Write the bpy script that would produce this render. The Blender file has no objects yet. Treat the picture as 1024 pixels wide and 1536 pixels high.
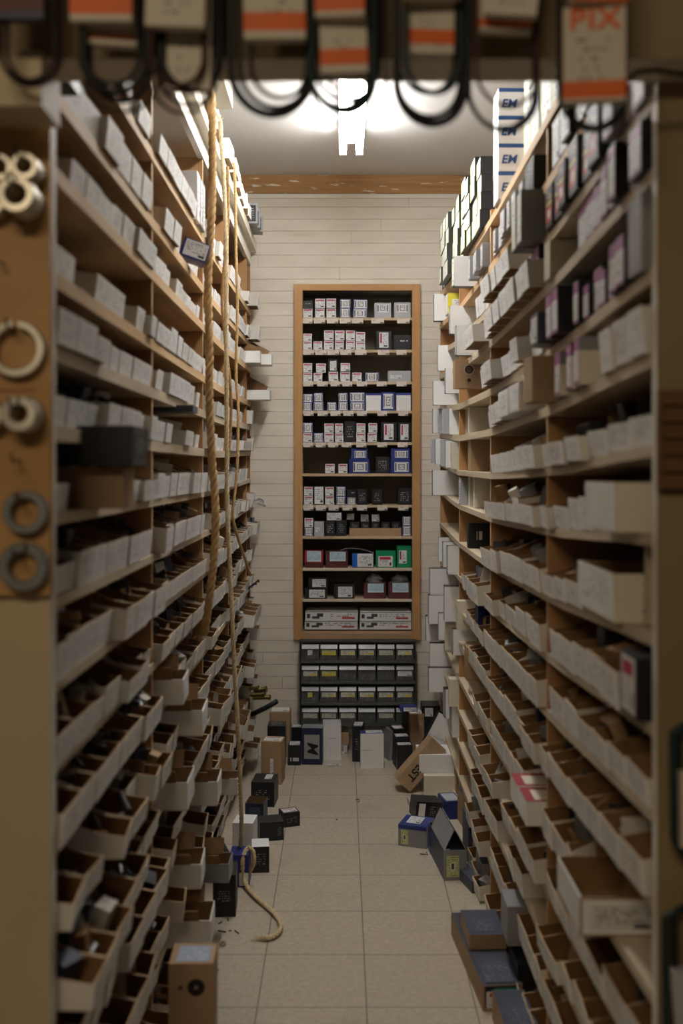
import bpy, math, random
from mathutils import Vector, Matrix
RN = random.Random(11)
SC = bpy.context.scene
COL = SC.collection
F = 1500.0; H = 1.5; VX, VY = 512.0, 706.0
def PX(px, d): return (px - VX) * d / F
def PZ(py, d): return H + (VY - py) * d / F

# ------------------------------------------------------------------ materials
M = {}
class NT:
    def __init__(s, name, rough=0.6, metal=0.0, spec=0.3):
        m = bpy.data.materials.new(name); m.use_nodes = True
        s.m = m; s.t = m.node_tree; s.b = s.t.nodes['Principled BSDF']
        s.b.inputs['Roughness'].default_value = rough; s.b.inputs['Metallic'].default_value = metal
        s.b.inputs['Specular IOR Level'].default_value = spec
        M[name] = m
    def n(s, typ, **k):
        x = s.t.nodes.new(typ)
        for a, v in k.items(): setattr(x, a, v)
        return x
    def put(s, sock, v):
        if hasattr(v, 'is_output'): s.t.links.new(v, sock)
        elif isinstance(v, (tuple, list)) and len(v) == 3 and sock.type == 'RGBA': sock.default_value = (*v, 1)
        else: sock.default_value = v
    def math(s, op, a, b=0.0, c=0.0):
        x = s.n('ShaderNodeMath', operation=op)
        s.put(x.inputs[0], a); s.put(x.inputs[1], b); s.put(x.inputs[2], c)
        return x.outputs[0]
    def mix(s, f, a, b):
        x = s.n('ShaderNodeMix', data_type='RGBA')
        s.put(x.inputs[0], f); s.put(x.inputs[6], a); s.put(x.inputs[7], b)
        return x.outputs[2]
    def coord(s, kind='Object'): return s.n('ShaderNodeTexCoord').outputs[kind]
    def rand(s): return s.n('ShaderNodeObjectInfo').outputs['Random']
    def sep(s, v):
        x = s.n('ShaderNodeSeparateXYZ'); s.put(x.inputs[0], v); return x.outputs
    def comb(s, a, b, c=0.0):
        x = s.n('ShaderNodeCombineXYZ'); s.put(x.inputs[0], a); s.put(x.inputs[1], b); s.put(x.inputs[2], c); return x.outputs[0]
    def vscale(s, v, sc):
        x = s.n('ShaderNodeMapping'); s.put(x.inputs[0], v); x.inputs[3].default_value = sc; return x.outputs[0]
    def noise(s, v, scale, detail=2.0, w=None):
        x = s.n('ShaderNodeTexNoise')
        if w is not None: x.noise_dimensions = '4D'; s.put(x.inputs['W'], w)
        s.put(x.inputs['Vector'], v); x.inputs['Scale'].default_value = scale; x.inputs['Detail'].default_value = detail
        return x.outputs[0]
    def white(s, v):
        x = s.n('ShaderNodeTexWhiteNoise', noise_dimensions='3D'); s.put(x.inputs[0], v); return x.outputs[0]
    def sm(s, v, a, b):
        x = s.n('ShaderNodeMapRange'); s.put(x.inputs[0], v); x.inputs[1].default_value = a; x.inputs[2].default_value = b
        return x.outputs[0]
    def rect(s, u, v, u0, u1, v0, v1):
        a = s.math('MULTIPLY', s.math('GREATER_THAN', u, u0), s.math('LESS_THAN', u, u1))
        b = s.math('MULTIPLY', s.math('GREATER_THAN', v, v0), s.math('LESS_THAN', v, v1))
        return s.math('MULTIPLY', a, b)
    def textrows(s, u, v, rows, cols, dens, off):
        vr = s.math('MULTIPLY', v, rows); fr = s.math('FRACT', vr)
        on = s.math('MULTIPLY', s.math('GREATER_THAN', fr, .3), s.math('LESS_THAN', fr, .72))
        w = s.white(s.comb(s.math('FLOOR', s.math('MULTIPLY', u, cols)), s.math('FLOOR', vr), s.math('FLOOR', s.math('MULTIPLY', off, 57.0))))
        return s.math('MULTIPLY', on, s.math('LESS_THAN', w, dens))
    def color(s, v): s.put(s.b.inputs['Base Color'], v)
    def bump(s, h, st=.3, dist=.002):
        x = s.n('ShaderNodeBump'); x.inputs['Strength'].default_value = st; x.inputs['Distance'].default_value = dist
        s.put(x.inputs['Height'], h); s.t.links.new(x.outputs[0], s.b.inputs['Normal'])

def plain(name, c, rough=.6, metal=0, var=.12, scale=14, spec=.3):
    t = NT(name, rough, metal, spec)
    nz = t.noise(t.coord(), scale, 3.0, t.math('MULTIPLY', t.rand(), 40.0))
    t.color(t.mix(t.sm(nz, .3, .7), tuple(x * (1 - var) for x in c), tuple(min(1, x * (1 + var)) for x in c)))
    return t
def wood(name, c1, c2, sc=(3, 3, 40), rough=.6, streak=.5):
    t = NT(name, rough)
    v = t.vscale(t.coord(), sc)
    a = t.noise(v, 1.0, 6.0, t.math('MULTIPLY', t.rand(), 9.0)); b = t.noise(t.coord(), 2.2, 3.0)
    f = t.math('ADD', t.math('MULTIPLY', a, streak), t.math('MULTIPLY', b, 1 - streak))
    t.color(t.mix(t.sm(f, .35, .65), c1, c2)); t.bump(a, .15)
    return t

wood('pine_y', (.50, .315, .16), (.72, .52, .31), (40, 2.5, 40))      # long boards run along Y
wood('shelf_cream', (.46, .37, .25), (.66, .56, .42), (30, 2.5, 40))
wood('upright_wood', (.30, .15, .06), (.48, .27, .12), (8, 30, 2))
wood('back_wood', (.13, .075, .035), (.2, .115, .055), (8, 14, 2))
wood('pine_trim', (.36, .185, .07), (.50, .29, .125), (30, 30, 3))
wood('pine_trim_x', (.36, .185, .07), (.50, .29, .125), (3, 30, 30))
wood('cabinet_inside', (.28, .25, .2), (.38, .34, .27), (5, 20, 5))
wood('cabinet_shelf', (.47, .34, .2), (.6, .46, .3), (3, 30, 30))
wood('plywood', (.40, .22, .08), (.60, .37, .16), (4, 20, 9), .5)
wood('dark_slat', (.11, .055, .02), (.2, .1, .035), (4, 20, 20), .5)
plain('cream_paint', (.52, .42, .27), .55, var=.1, scale=3)
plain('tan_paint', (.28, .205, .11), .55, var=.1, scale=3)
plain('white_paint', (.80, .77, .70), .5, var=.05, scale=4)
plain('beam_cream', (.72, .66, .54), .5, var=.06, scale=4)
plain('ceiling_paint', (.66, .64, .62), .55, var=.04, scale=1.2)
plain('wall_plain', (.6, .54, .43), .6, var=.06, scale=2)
t = NT('plank_paint', .55)
nz = t.noise(t.vscale(t.coord(), (2.5, 2, 9)), 1.5, 4.0); nb = t.noise(t.vscale(t.coord(), (.8, 1, 6)), 3.0, 5.0)
c = t.mix(t.sm(nz, .3, .7), (.67, .605, .51), (.76, .70, .605))
c = t.mix(t.math('MULTIPLY', t.sm(nb, .62, .78), .35), c, (.42, .31, .2)); t.color(c); t.bump(nb, .15)
t = NT('ceiling_trim', .6)
nz = t.noise(t.vscale(t.coord(), (1.2, 4, 26)), 3.0, 5.0); n2 = t.noise(t.vscale(t.coord(), (4, 4, 22)), 2.2, 3.0)
c = t.mix(t.sm(nz, .3, .7), (.30, .155, .06), (.46, .25, .1)); c = t.mix(t.sm(n2, .62, .66), c, (.7, .66, .6)); t.color(c)
# vinyl floor tile
t = NT('vinyl_tile', .42, 0, .35)
o = t.sep(t.coord())
def seam(ax, ph):
    fr = t.math('FRACT', t.math('DIVIDE', t.math('SUBTRACT', o[ax], ph - 30.5), .305))
    return t.math('MAXIMUM', t.math('LESS_THAN', fr, .0062), t.math('GREATER_THAN', fr, .9938))
sx, sy = seam(0, .070), seam(1, 2.795)
tile = t.white(t.comb(t.math('FLOOR', t.math('DIVIDE', t.math('SUBTRACT', o[0], .07 - 30.5), .305)), t.math('FLOOR', t.math('DIVIDE', t.math('SUBTRACT', o[1], 2.795 - 30.5), .305))))
n1 = t.noise(t.coord(), 60, 4.0); n2 = t.noise(t.coord(), 3.5, 5.0)
c = t.mix(t.sm(n1, .35, .65), (.42, .365, .285), (.51, .45, .36))
c = t.mix(t.math('MULTIPLY', tile, .25), c, (.39, .34, .265))
c = t.mix(t.math('MULTIPLY', t.sm(n2, .56, .75), .4), c, (.3, .25, .18))
c = t.mix(t.math('MULTIPLY', t.math('MAXIMUM', sx, sy), .8), c, (.1, .08, .055)); t.color(c)
t.bump(t.math('SUBTRACT', 1.0, t.math('MAXIMUM', sx, sy)), .4, .001)

# cardboard and carton stock
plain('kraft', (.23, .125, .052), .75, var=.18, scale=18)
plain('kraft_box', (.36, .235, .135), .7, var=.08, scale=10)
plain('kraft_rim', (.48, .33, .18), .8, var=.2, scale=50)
plain('bin_white', (.80, .795, .78), .6, var=.06, scale=9)
plain('bin_side', (.62, .59, .54), .65, var=.1, scale=9)
plain('carton_white', (.82, .82, .815), .5, var=.04, scale=6)
plain('carton_cream', (.68, .63, .52), .55, var=.05, scale=6)
plain('carton_black', (.018, .018, .02), .42, var=.3, scale=10)
plain('carton_grey', (.26, .26, .27), .45, var=.1, scale=10)
plain('carton_lightgrey', (.42, .43, .46), .45, var=.06, scale=10)
plain('carton_midgrey', (.30, .29, .28), .5, var=.06)
plain('carton_blue', (.026, .04, .19), .4, var=.15, scale=10)
plain('carton_navy', (.02, .025, .07), .4, var=.2, scale=10)
plain('carton_slate', (.062, .068, .095), .45, var=.15, scale=12)
plain('carton_maroon', (.10, .028, .028), .5, var=.15, scale=10)
plain('carton_red', (.35, .02, .03), .45, var=.1, scale=10)
plain('carton_green', (.01, .24, .10), .45, var=.1, scale=10)
plain('carton_brightblue', (.02, .13, .5), .4, var=.1, scale=10)
plain('carton_purple', (.30, .10, .25), .45, var=.15, scale=10)
plain('carton_yellow', (.62, .55, .05), .5, var=.1, scale=10)
plain('print_black', (.012, .012, .014), .5, var=.2)
plain('print_red', (.30, .05, .06), .5, var=.1)
plain('print_grey', (.5, .5, .5), .5, var=.1)
plain('print_white', (.8, .8, .8), .5, var=.03)
plain('print_blue', (.03, .09, .25), .5, var=.1)
plain('orange_ink', (.72, .13, .02), .5, var=.06)
plain('belt_card', (.62, .55, .44), .55, var=.05)
plain('belt_rubber', (.012, .012, .013), .5, var=.3)
plain('belt_green', (.012, .03, .028), .5, var=.3)
plain('belt_maroon', (.05, .012, .012), .55, var=.3)
plain('steel', (.66, .62, .52), .42, .9, .1, 30)
plain('grey_steel', (.27, .28, .28), .5, .7, .15, 40)
plain('dark_metal', (.06, .06, .065), .4, .6, .3, 30)
plain('brass', (.32, .26, .10), .4, .9, .2, 30)
plain('copper', (.45, .2, .08), .45, .8, .2, 30)
plain('drawer_frame', (.035, .035, .036), .45, var=.1)
plain('drawer_lip', (.2, .205, .215), .3, var=.06, spec=.45)
plain('drawer_shelf', (.085, .085, .08), .45, var=.1)
plain('fixture_white', (.8, .8, .8), .4, var=.02)
wood('rope_tan', (.38, .22, .09), (.62, .42, .2), (60, 60, 60), .85)
wood('rope_pale', (.50, .37, .2), (.74, .61, .4), (60, 60, 60), .85)
wood('rope_brown', (.28, .15, .06), (.48, .3, .13), (60, 60, 60), .85)
plain('paper', (.72, .72, .72), .6, var=.03)

def label_mat(name, base, rows=7, cols=22, dens=.45, ink=(.05, .05, .06), bars=(), area=(.08, .92, .08, .9), stain=None):
    t = NT(name, .5)
    uv = t.sep(t.coord('UV')); u, v = uv[0], uv[1]; r = t.rand()
    c = base
    m = t.math('MULTIPLY', t.textrows(u, v, rows, cols, dens, r), t.rect(u, v, *area))
    c = t.mix(t.math('MULTIPLY', m, .8), c, ink)
    for (u0, u1, v0, v1, bc) in bars: c = t.mix(t.rect(u, v, u0, u1, v0, v1), c, bc)
    t.color(c); return t
label_mat('label_red', (.72, .72, .72), 8, 14, .42, bars=((.08, .92, .76, .9, (.42, .03, .08)), (.56, .9, .1, .22, (.03, .03, .03))), area=(.1, .9, .2, .72))
label_mat('label_frame', (.68, .68, .69), 6, 12, .55, bars=((.03, .14, .1, .9, (.12, .12, .13)), (.86, .97, .1, .9, (.12, .12, .13)), (.3, .7, .74, .8, (.05, .05, .05)), (.3, .7, .2, .26, (.05, .05, .05)), (.28, .33, .2, .8, (.05, .05, .05)), (.67, .72, .2, .8, (.05, .05, .05))), area=(.34, .66, .3, .7))
label_mat('label_vert', (.70, .70, .71), 14, 8, .4, bars=((.1, .3, .3, .94, (.42, .03, .09)), (.5, .9, .06, .16, (.04, .04, .04))), area=(.4, .9, .2, .9))
label_mat('label_text', (.69, .69, .70), 9, 16, .5, bars=((.66, .92, .08, .22, (.04, .04, .05)),), area=(.08, .92, .26, .9))
label_mat('label_blue', (.45, .6, .68), 8, 14, .35, (.2, .3, .42), bars=((.0, 1, .06, .16, (.6, .66, .7)), (.0, 1, .28, .33, (.3, .45, .55))))
label_mat('label_redbar', (.70, .69, .66), 8, 18, .4, bars=((.1, .86, .66, .92, (.42, .03, .08)), (.78, .9, .1, .4, (.03, .03, .03))), area=(.08, .7, .1, .6))
label_mat('label_yellowgreen', (.55, .6, .28), 8, 14, .4, bars=((.3, .7, .3, .7, (.75, .75, .7)), (.38, .62, .36, .64, (.08, .08, .08))), area=(.06, .94, .05, .95))
label_mat('label_tag', (.66, .60, .54), 4, 10, .3, (.4, .2, .15), bars=((.7, .96, .08, .26, (.05, .04, .04)),), area=(.08, .5, .4, .9))
label_mat('label_drawer', (.62, .6, .5), 4, 12, .4, bars=((.55, .95, .1, .45, (.62, .5, .02)),))
label_mat('label_drawer_yellow', (.58, .54, .22), 4, 12, .45, bars=((.04, .96, .05, .4, (.6, .5, .04)),))
label_mat('label_drawer_pale', (.5, .5, .42), 4, 12, .3)
label_mat('label_dots', (.02, .02, .022), 1, 9, .75, (.75, .75, .75), area=(.1, .9, .0, 1))
label_mat('label_darktext', (.02, .02, .022), 7, 14, .5, (.34, .34, .34), area=(.12, .88, .1, .9))
label_mat('label_cream', (.60, .54, .44), 10, 16, .28, (.18, .15, .12), area=(.2, .8, .1, .70))
label_mat('label_purple', (.70, .69, .70), 12, 9, .25, bars=((.0, 1.0, .72, 1.0, (.36, .13, .30)), (.0, 1, .0, .06, (.36, .13, .3))), area=(.15, .85, .1, .66))
label_mat('label_longbox', (.66, .66, .65), 5, 40, .4, bars=((.70, .94, .22, .42, (.42, .04, .05)), (.0, 1.0, .93, 1.0, (.04, .04, .04)), (.03, .09, .3, .75, (.05, .05, .05)), (.13, .27, .25, .5, (.06, .06, .06)), (.22, .34, .45, .8, (.05, .05, .05))), area=(.38, .92, .45, .85))
label_mat('label_greenyellow', (.72, .73, .72), 9, 9, .25, bars=((.0, .12, .0, 1.0, (.45, .5, .05)),), area=(.25, .85, .15, .85))
label_mat('label_redyellow', (.05, .03, .03), 9, 9, .3, (.5, .4, .1), bars=((.1, .9, .55, .62, (.55, .4, .04)), (.12, .88, .12, .5, (.45, .05, .04)), (.3, .7, .22, .42, (.6, .6, .6))), area=(.1, .9, .6, .95))
label_mat('label_tape', (.30, .36, .46), 11, 16, .5, (.6, .66, .7))
label_mat('label_film', (.07, .077, .115), 12, 22, .2, (.22, .24, .3))
# handwriting on the bin fronts (biro scribble differs from bin to bin)
t = NT('bin_front', .55)
uv = t.sep(t.coord('UV')); r = t.math('MULTIPLY', t.rand(), 31.0)
v2 = t.comb(t.math('MULTIPLY', uv[0], 3.0), t.math('MULTIPLY', uv[1], 2.0), r)
n1 = t.noise(v2, 3.2, 3.5); d = t.math('ABSOLUTE', t.math('SUBTRACT', n1, .5))
scr = t.math('MULTIPLY', t.math('LESS_THAN', d, .024), t.rect(uv[0], uv[1], .12, .88, .22, .86))
scr = t.math('MULTIPLY', scr, t.math('GREATER_THAN', t.noise(v2, 1.6, 1.0), .42))
n3 = t.noise(v2, 1.2, 4.0)
c = t.mix(t.sm(n3, .3, .7), (.76, .76, .755), (.84, .84, .84)); c = t.mix(t.math('MULTIPLY', t.rand(), .25), c, (.7, .67, .61))
c = t.mix(t.math('MULTIPLY', scr, .65), c, (.12, .13, .2)); t.color(c)
# plastics
t = NT('clear_plastic', .12, 0, .5); t.color((.8, .82, .84)); t.b.inputs['Transmission Weight'].default_value = .85; t.b.inputs['IOR'].default_value = 1.2
t = NT('drawer_plastic', .2, 0, .6); t.color((.42, .43, .42)); t.b.inputs['Transmission Weight'].default_value = .8; t.b.inputs['IOR'].default_value = 1.25
t = NT('tube_glow', .4); t.color((1, 1, 1)); t.b.inputs['Emission Color'].default_value = (1.0, .98, .945, 1); t.b.inputs['Emission Strength'].default_value = 50.0

# ------------------------------------------------------------------ mesh builder
class MB:
    def __init__(s): s.v = []; s.f = []; s.m = []; s.u = []
    def quad(s, p, mk, uv=None):
        i = len(s.v); s.v += [tuple(x) for x in p]; s.f.append(tuple(range(i, i + len(p)))); s.m.append(mk)
        s.u.append(uv or ([(0, 0), (1, 0), (1, 1), (0, 1)] if len(p) == 4 else [(x[0], x[2]) for x in p]))
    def box(s, x0, x1, y0, y1, z0, z1, mk, mt=None):
        # mk: one key or dict with l r f b d t (minus-x plus-x minus-y plus-y bottom top), '*' default
        g = (lambda k: mk) if isinstance(mk, str) else (lambda k: mk.get(k, mk['*']))
        P = lambda x, y, z: (mt @ Vector((x, y, z))) if mt else (x, y, z)
        s.quad([P(x1, y1, z0), P(x0, y1, z0), P(x0, y1, z1), P(x1, y1, z1)], g('b'))
        s.quad([P(x0, y0, z0), P(x1, y0, z0), P(x1, y0, z1), P(x0, y0, z1)], g('f'))
        s.quad([P(x1, y0, z0), P(x1, y1, z0), P(x1, y1, z1), P(x1, y0, z1)], g('r'))
        s.quad([P(x0, y1, z0), P(x0, y0, z0), P(x0, y0, z1), P(x0, y1, z1)], g('l'))
        s.quad([P(x0, y0, z1), P(x1, y0, z1), P(x1, y1, z1), P(x0, y1, z1)], g('t'))
        s.quad([P(x0, y1, z0), P(x1, y1, z0), P(x1, y0, z0), P(x0, y0, z0)], g('d'))
        return s
    def tube(s, pts, r, mk, n=8, closed=False, cap=True):
        pts = [Vector(p) for p in pts]; N = len(pts); rr = r if isinstance(r, (list, tuple)) else [r] * N
        base = len(s.v); up = Vector((.31, .17, .93)); prev = None
        for i, p in enumerate(pts):
            a = pts[(i - 1) % N] if (closed or i > 0) else p; b = pts[(i + 1) % N] if (closed or i < N - 1) else p
            d = (b - a).normalized()
            if prev is None:
                e = d.cross(up)
                if e.length < .05: e = d.cross(Vector((1, 0, 0)))
                e.normalize()
            else:
                e = prev - d * prev.dot(d); e.normalize()
            prev = e; g = d.cross(e)
            for k in range(n):
                an = 2 * math.pi * k / n; s.v.append(tuple(p + (e * math.cos(an) + g * math.sin(an)) * rr[i]))
        for i in range(N if closed else N - 1):
            j = (i + 1) % N
            for k in range(n):
                q = (k + 1) % n
                s.f.append((base + i * n + k, base + i * n + q, base + j * n + q, base + j * n + k)); s.m.append(mk); s.u.append([(0, 0), (1, 0), (1, 1), (0, 1)])
        if cap and not closed:
            for i, rev in ((0, True), (N - 1, False)):
                f = [base + i * n + k for k in range(n)]
                if rev: f.reverse()
                s.f.append(tuple(f)); s.m.append(mk); s.u.append([(0, 0)] * n)
        return s
    def ring(s, c, ro, ri, th, mk, gap=0.0, tilt=0.0, n=40):
        # flat split ring facing -Y, gap at the top (radians)
        secs = []
        for i in range(n + 1):
            a = math.pi / 2 + gap / 2 + (2 * math.pi - gap) * i / n + tilt
            yo = (i / n - .5) * (.004 if gap else 0)
            bv = (ro - ri) * .16
            prof = [(ri, -th / 2 + bv), (ri + bv, -th / 2), (ro - bv, -th / 2), (ro, -th / 2 + bv), (ro, th / 2), (ri, th / 2)]
            secs.append([(c[0] + r * math.cos(a), c[1] + y + yo, c[2] + r * math.sin(a)) for r, y in prof])
        k = len(secs[0])
        for i in range(n):
            for j in range(k):
                q = (j + 1) % k
                s.quad([secs[i][q], secs[i][j], secs[i + 1][j], secs[i + 1][q]], mk)
        if gap: s.quad(secs[0], mk, [(0, 0)] * k); s.quad(secs[-1][::-1], mk, [(0, 0)] * k)
        return s
    def add(s, o, mt):
        b = len(s.v); s.v += [tuple(mt @ Vector(p)) for p in o.v]
        s.f += [tuple(i + b for i in f) for f in o.f]; s.m += o.m; s.u += o.u
        return s
    def mesh(s, name, smooth=False):
        me = bpy.data.meshes.new(name); me.from_pydata(s.v, [], s.f)
        keys = []
        for k in s.m:
            if k not in keys: keys.append(k)
        for k in keys: me.materials.append(M[k])
        ix = {k: i for i, k in enumerate(keys)}
        me.polygons.foreach_set('material_index', [ix[k] for k in s.m])
        ul = me.uv_layers.new(name='UVMap'); fl = []
        for u in s.u:
            for a in u: fl += a
        ul.data.foreach_set('uv', fl)
        if smooth: me.polygons.foreach_set('use_smooth', [True] * len(s.f))
        me.update(); return me
    def build(s, name, parent=None, loc=None, rot=None, smooth=False):
        return link(name, s.mesh(name, smooth), parent, loc, rot)
def link(name, me, parent=None, loc=None, rot=None):
    o = bpy.data.objects.new(name, me); COL.objects.link(o)
    if parent: o.parent = parent
    if loc is not None: o.location = loc
    if rot is not None: o.rotation_euler = rot
    return o
def tag(o, label, cat, group=None):
    o['label'] = label; o['category'] = cat
    if group: o['group'] = group
    return o
def thing(name, label, cat, loc=(0, 0, 0), rot=(0, 0, 0), group=None):
    o = bpy.data.objects.new(name, None); COL.objects.link(o); o.location = loc; o.rotation_euler = rot; o.empty_display_size = .05
    return tag(o, label, cat, group)
def struct(name, mb):
    o = mb.build(name); o['kind'] = 'structure'; return o
def bevel(o, w=.002):
    b = o.modifiers.new('bevel', 'BEVEL'); b.width = w; b.segments = 2; b.limit_method = 'ANGLE'
def text_mesh(s, size, mk, offset=0.0, shear=0.0, extrude=.0004, space=1.0):
    cu = bpy.data.curves.new('lettering', 'FONT'); cu.body = s; cu.size = size; cu.align_x = 'CENTER'; cu.align_y = 'CENTER'
    cu.offset = offset; cu.extrude = extrude; cu.shear = shear; cu.space_character = space
    o = bpy.data.objects.new('lettering', cu); COL.objects.link(o)
    bpy.context.view_layer.update()
    dg = bpy.context.evaluated_depsgraph_get()
    me = bpy.data.meshes.new_from_object(o.evaluated_get(dg)); me.materials.clear(); me.materials.append(M[mk])
    bpy.data.objects.remove(o); bpy.data.curves.remove(cu)
    return me
ORD = 'zeroth first second third fourth fifth sixth seventh eighth ninth tenth eleventh twelfth thirteenth fourteenth fifteenth sixteenth seventeenth eighteenth nineteenth'.split()
TENS = {2: ('twentieth', 'twenty'), 3: ('thirtieth', 'thirty'), 4: ('fortieth', 'forty'), 5: ('fiftieth', 'fifty')}
def nth(n):
    if n < 20: return ORD[n]
    a, b = TENS[n // 10]
    return a if n % 10 == 0 else b + '-' + ORD[n % 10]
def interp(xs, ys, x):
    if x <= xs[0]: return ys[0]
    for a, b, p, q in zip(xs, xs[1:], ys, ys[1:]):
        if x <= b: 
            k = (x - a) / (b - a); k = k * k * (3 - 2 * k) * .5 + k * .5
            return p + (q - p) * k
    return ys[-1]

# generic carton: local box centred in x,y, base at z=0
FACE = {'f': lambda w, d, h: (Vector((-w/2, -d/2, 0)), Vector((w, 0, 0)), Vector((0, 0, h)), Vector((0, -1, 0))),
        'l': lambda w, d, h: (Vector((-w/2, d/2, 0)), Vector((0, -d, 0)), Vector((0, 0, h)), Vector((-1, 0, 0))),
        'r': lambda w, d, h: (Vector((w/2, -d/2, 0)), Vector((0, d, 0)), Vector((0, 0, h)), Vector((1, 0, 0))),
        't': lambda w, d, h: (Vector((-w/2, -d/2, h)), Vector((w, 0, 0)), Vector((0, d, 0)), Vector((0, 0, 1)))}
def panel_mb(dim, face, u0, v0, u1, v1, mk, th=.0007):
    o, eu, ev, n = FACE[face](*dim); mb = MB()
    q = [o + eu * a + ev * b for a, b in ((u0, v0), (u1, v0), (u1, v1), (u0, v1))]
    t1 = [p + n * th for p in q]; mb.quad(t1, mk)
    for i in range(4):
        j = (i + 1) % 4; mb.quad([q[i], q[j], t1[j], t1[i]], mk, [(.02, .02)] * 4)
    return mb
mesh_cache = {}
def carton(name, label, cat, loc, dim, mk, rot=(0, 0, 0), panels=(), group=None, bev=.0012, open_top=None, part='label_sticker'):
    key = (tuple(round(x, 4) for x in dim), str(mk), open_top)
    if key not in mesh_cache:
        w, d, h = dim; mb = MB()
        if not open_top: mb.box(-w/2, w/2, -d/2, d/2, 0, h, mk)
        else:
            th = .003; g = mk if isinstance(mk, str) else mk['*']; ik = open_top
            mb.box(-w/2, w/2, -d/2, d/2, 0, th, g)
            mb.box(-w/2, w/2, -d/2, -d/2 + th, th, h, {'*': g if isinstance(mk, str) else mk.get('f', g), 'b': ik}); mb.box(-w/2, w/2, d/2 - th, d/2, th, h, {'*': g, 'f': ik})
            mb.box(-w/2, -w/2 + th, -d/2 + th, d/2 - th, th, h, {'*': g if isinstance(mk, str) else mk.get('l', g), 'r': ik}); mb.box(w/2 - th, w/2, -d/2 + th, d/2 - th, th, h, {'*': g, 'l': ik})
        mesh_cache[key] = mb.mesh(name)
    o = link(name, mesh_cache[key], None, loc, rot); tag(o, label, cat, group)
    if bev: bevel(o, bev)
    for i, p in enumerate(panels):
        panel_mb(dim, *p, th=.0007 + .0005 * i).build(part, o)
    return o
def lettering(o, dim, face, u, v, s, size, mk, spin=0.0, offset=0.0, shear=0.0, name='lettering'):
    p0, eu, ev, n = FACE[face](*dim)
    me = text_mesh(s, size, mk, offset, shear)
    t = link(name, me, o)
    X = eu.normalized(); Y = ev.normalized(); R = Matrix((X, Y, n)).transposed().to_4x4()
    t.matrix_local = Matrix.Translation(p0 + eu * u + ev * v + n * .0012) @ R @ Matrix.Rotation(spin, 4, 'Z')
    return t

# ------------------------------------------------------------------ room shell
YB = 5.40; CEIL = 3.09; XL, XR = -.488, .510
mb = MB(); mb.box(-1.6, 1.7, -1.6, 5.75, -.05, 0, 'vinyl_tile'); struct('floor', mb)
mb = MB(); mb.box(-1.0, 1.02, 1.53, 5.75, CEIL, CEIL + .05, 'ceiling_paint'); struct('ceiling', mb)
mb = MB(); mb.box(-.96, -.90, 1.62, YB, 0, CEIL, 'wall_plain'); struct('wall_left', mb)
mb = MB(); mb.box(.92, .98, 1.62, YB, 0, CEIL, 'wall_plain'); struct('wall_right', mb)
# back wall: narrow painted planks around the recess of the built-in cabinet
CX0, CX1, CZ0, CZ1 = -.214, .387, .618, 2.482
mb = MB(); z = 0.0; ph = .065
rb = random.Random(3)
while z < CEIL:
    z1 = min(z + ph, CEIL)
    def plank(x0, x1, za=None, zb=None):
        za = z if za is None else za; zb = z1 - .0016 if zb is None else zb
        w = rb.uniform(0, .0012); cut = None
        if x1 - x0 > 1.0: pass
        mb.box(x0, x1, YB + w, YB + .02, za, zb, 'plank_paint')
    if z1 <= CZ0 or z >= CZ1:
        c = rb.uniform(-.5, .7); plank(-.9, c - .0006); plank(c + .0006, .92)
    else:
        plank(-.9, CX0); plank(CX1, .92)
        if z1 > CZ1: plank(CX0, CX1, CZ1)
        if z < CZ0: plank(CX0, CX1, None, CZ0)
    z += ph
mb.box(-.96, CX0, YB + .02, YB + .05, 0, CEIL, 'back_wood'); mb.box(CX1, .98, YB + .02, YB + .05, 0, CEIL, 'back_wood')
mb.box(CX0, CX1, YB + .02, YB + .05, 0, CZ0, 'back_wood'); mb.box(CX0, CX1, YB + .02, YB + .05, CZ1, CEIL, 'back_wood')
struct('wall_back', mb)
mb = MB(); mb.box(-.9, .92, YB - .022, YB, PZ(290, 5.38), CEIL, 'ceiling_trim'); struct('trim_1', mb)
mb = MB(); mb.box(-.9, .92, YB - .010, YB, PZ(297, 5.39), PZ(290, 5.38), 'white_paint'); struct('trim_2', mb)
# front wall: header beam and wall above the opening
mb = MB(); mb.box(-1.6, 1.7, 1.53, 1.62, 2.13, 2.62, {'*': 'tan_paint', 'd': 'belt_card'}); mb.box(-1.6, 1.7, 1.53, 1.62, 2.62, CEIL + .05, 'tan_paint'); struct('wall_front', mb)  # paler underside colour stands in for light from inside the aisle
mb = MB(); mb.box(-1.0, .45 - .9, 1.50, 1.60, 2.048, 2.13, 'cream_paint'); struct('trim_3', mb)
mb = MB(); mb.box(-1.6, -.90, 1.645, 1.70, 0, 2.13, 'cream_paint'); mb.box(.92, 1.7, 1.645, 1.70, 0, 2.13, 'tan_paint'); struct('wall_front_side', mb)
# boxed-in duct on the ceiling at the left
mb = MB(); mb.box(-.9, PX(349, 4.0), 1.62, 4.0, 2.945, CEIL, {'*': 'white_paint', 'd': 'wall_plain'}); struct('trim_4', mb)  # whiter sides have the tube light put into their colour, bottom left tan

# fluorescent fixture
fx = thing('ceiling_light', 'bare twin tube fluorescent strip light on the ceiling over the aisle', 'ceiling light', (.045, 3.74, CEIL))
mb = MB(); mb.box(-.055, .055, -.94, .94, -.06, 0, 'fixture_white'); bevel(mb.build('housing', fx), .006)
for s in (-1, 1):
    MB().tube([(s * .038, -.90, -.098), (s * .038, .90, -.098)], .0175, 'tube_glow', 14).build('tube', fx, smooth=True)
    for e in (-1, 1):
        m2 = MB(); m2.box(s * .038 - .016, s * .038 + .016, e * .91 - .012, e * .91 + .012, -.125, -.055, 'fixture_white'); bevel(m2.build('socket', fx), .004)

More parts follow.
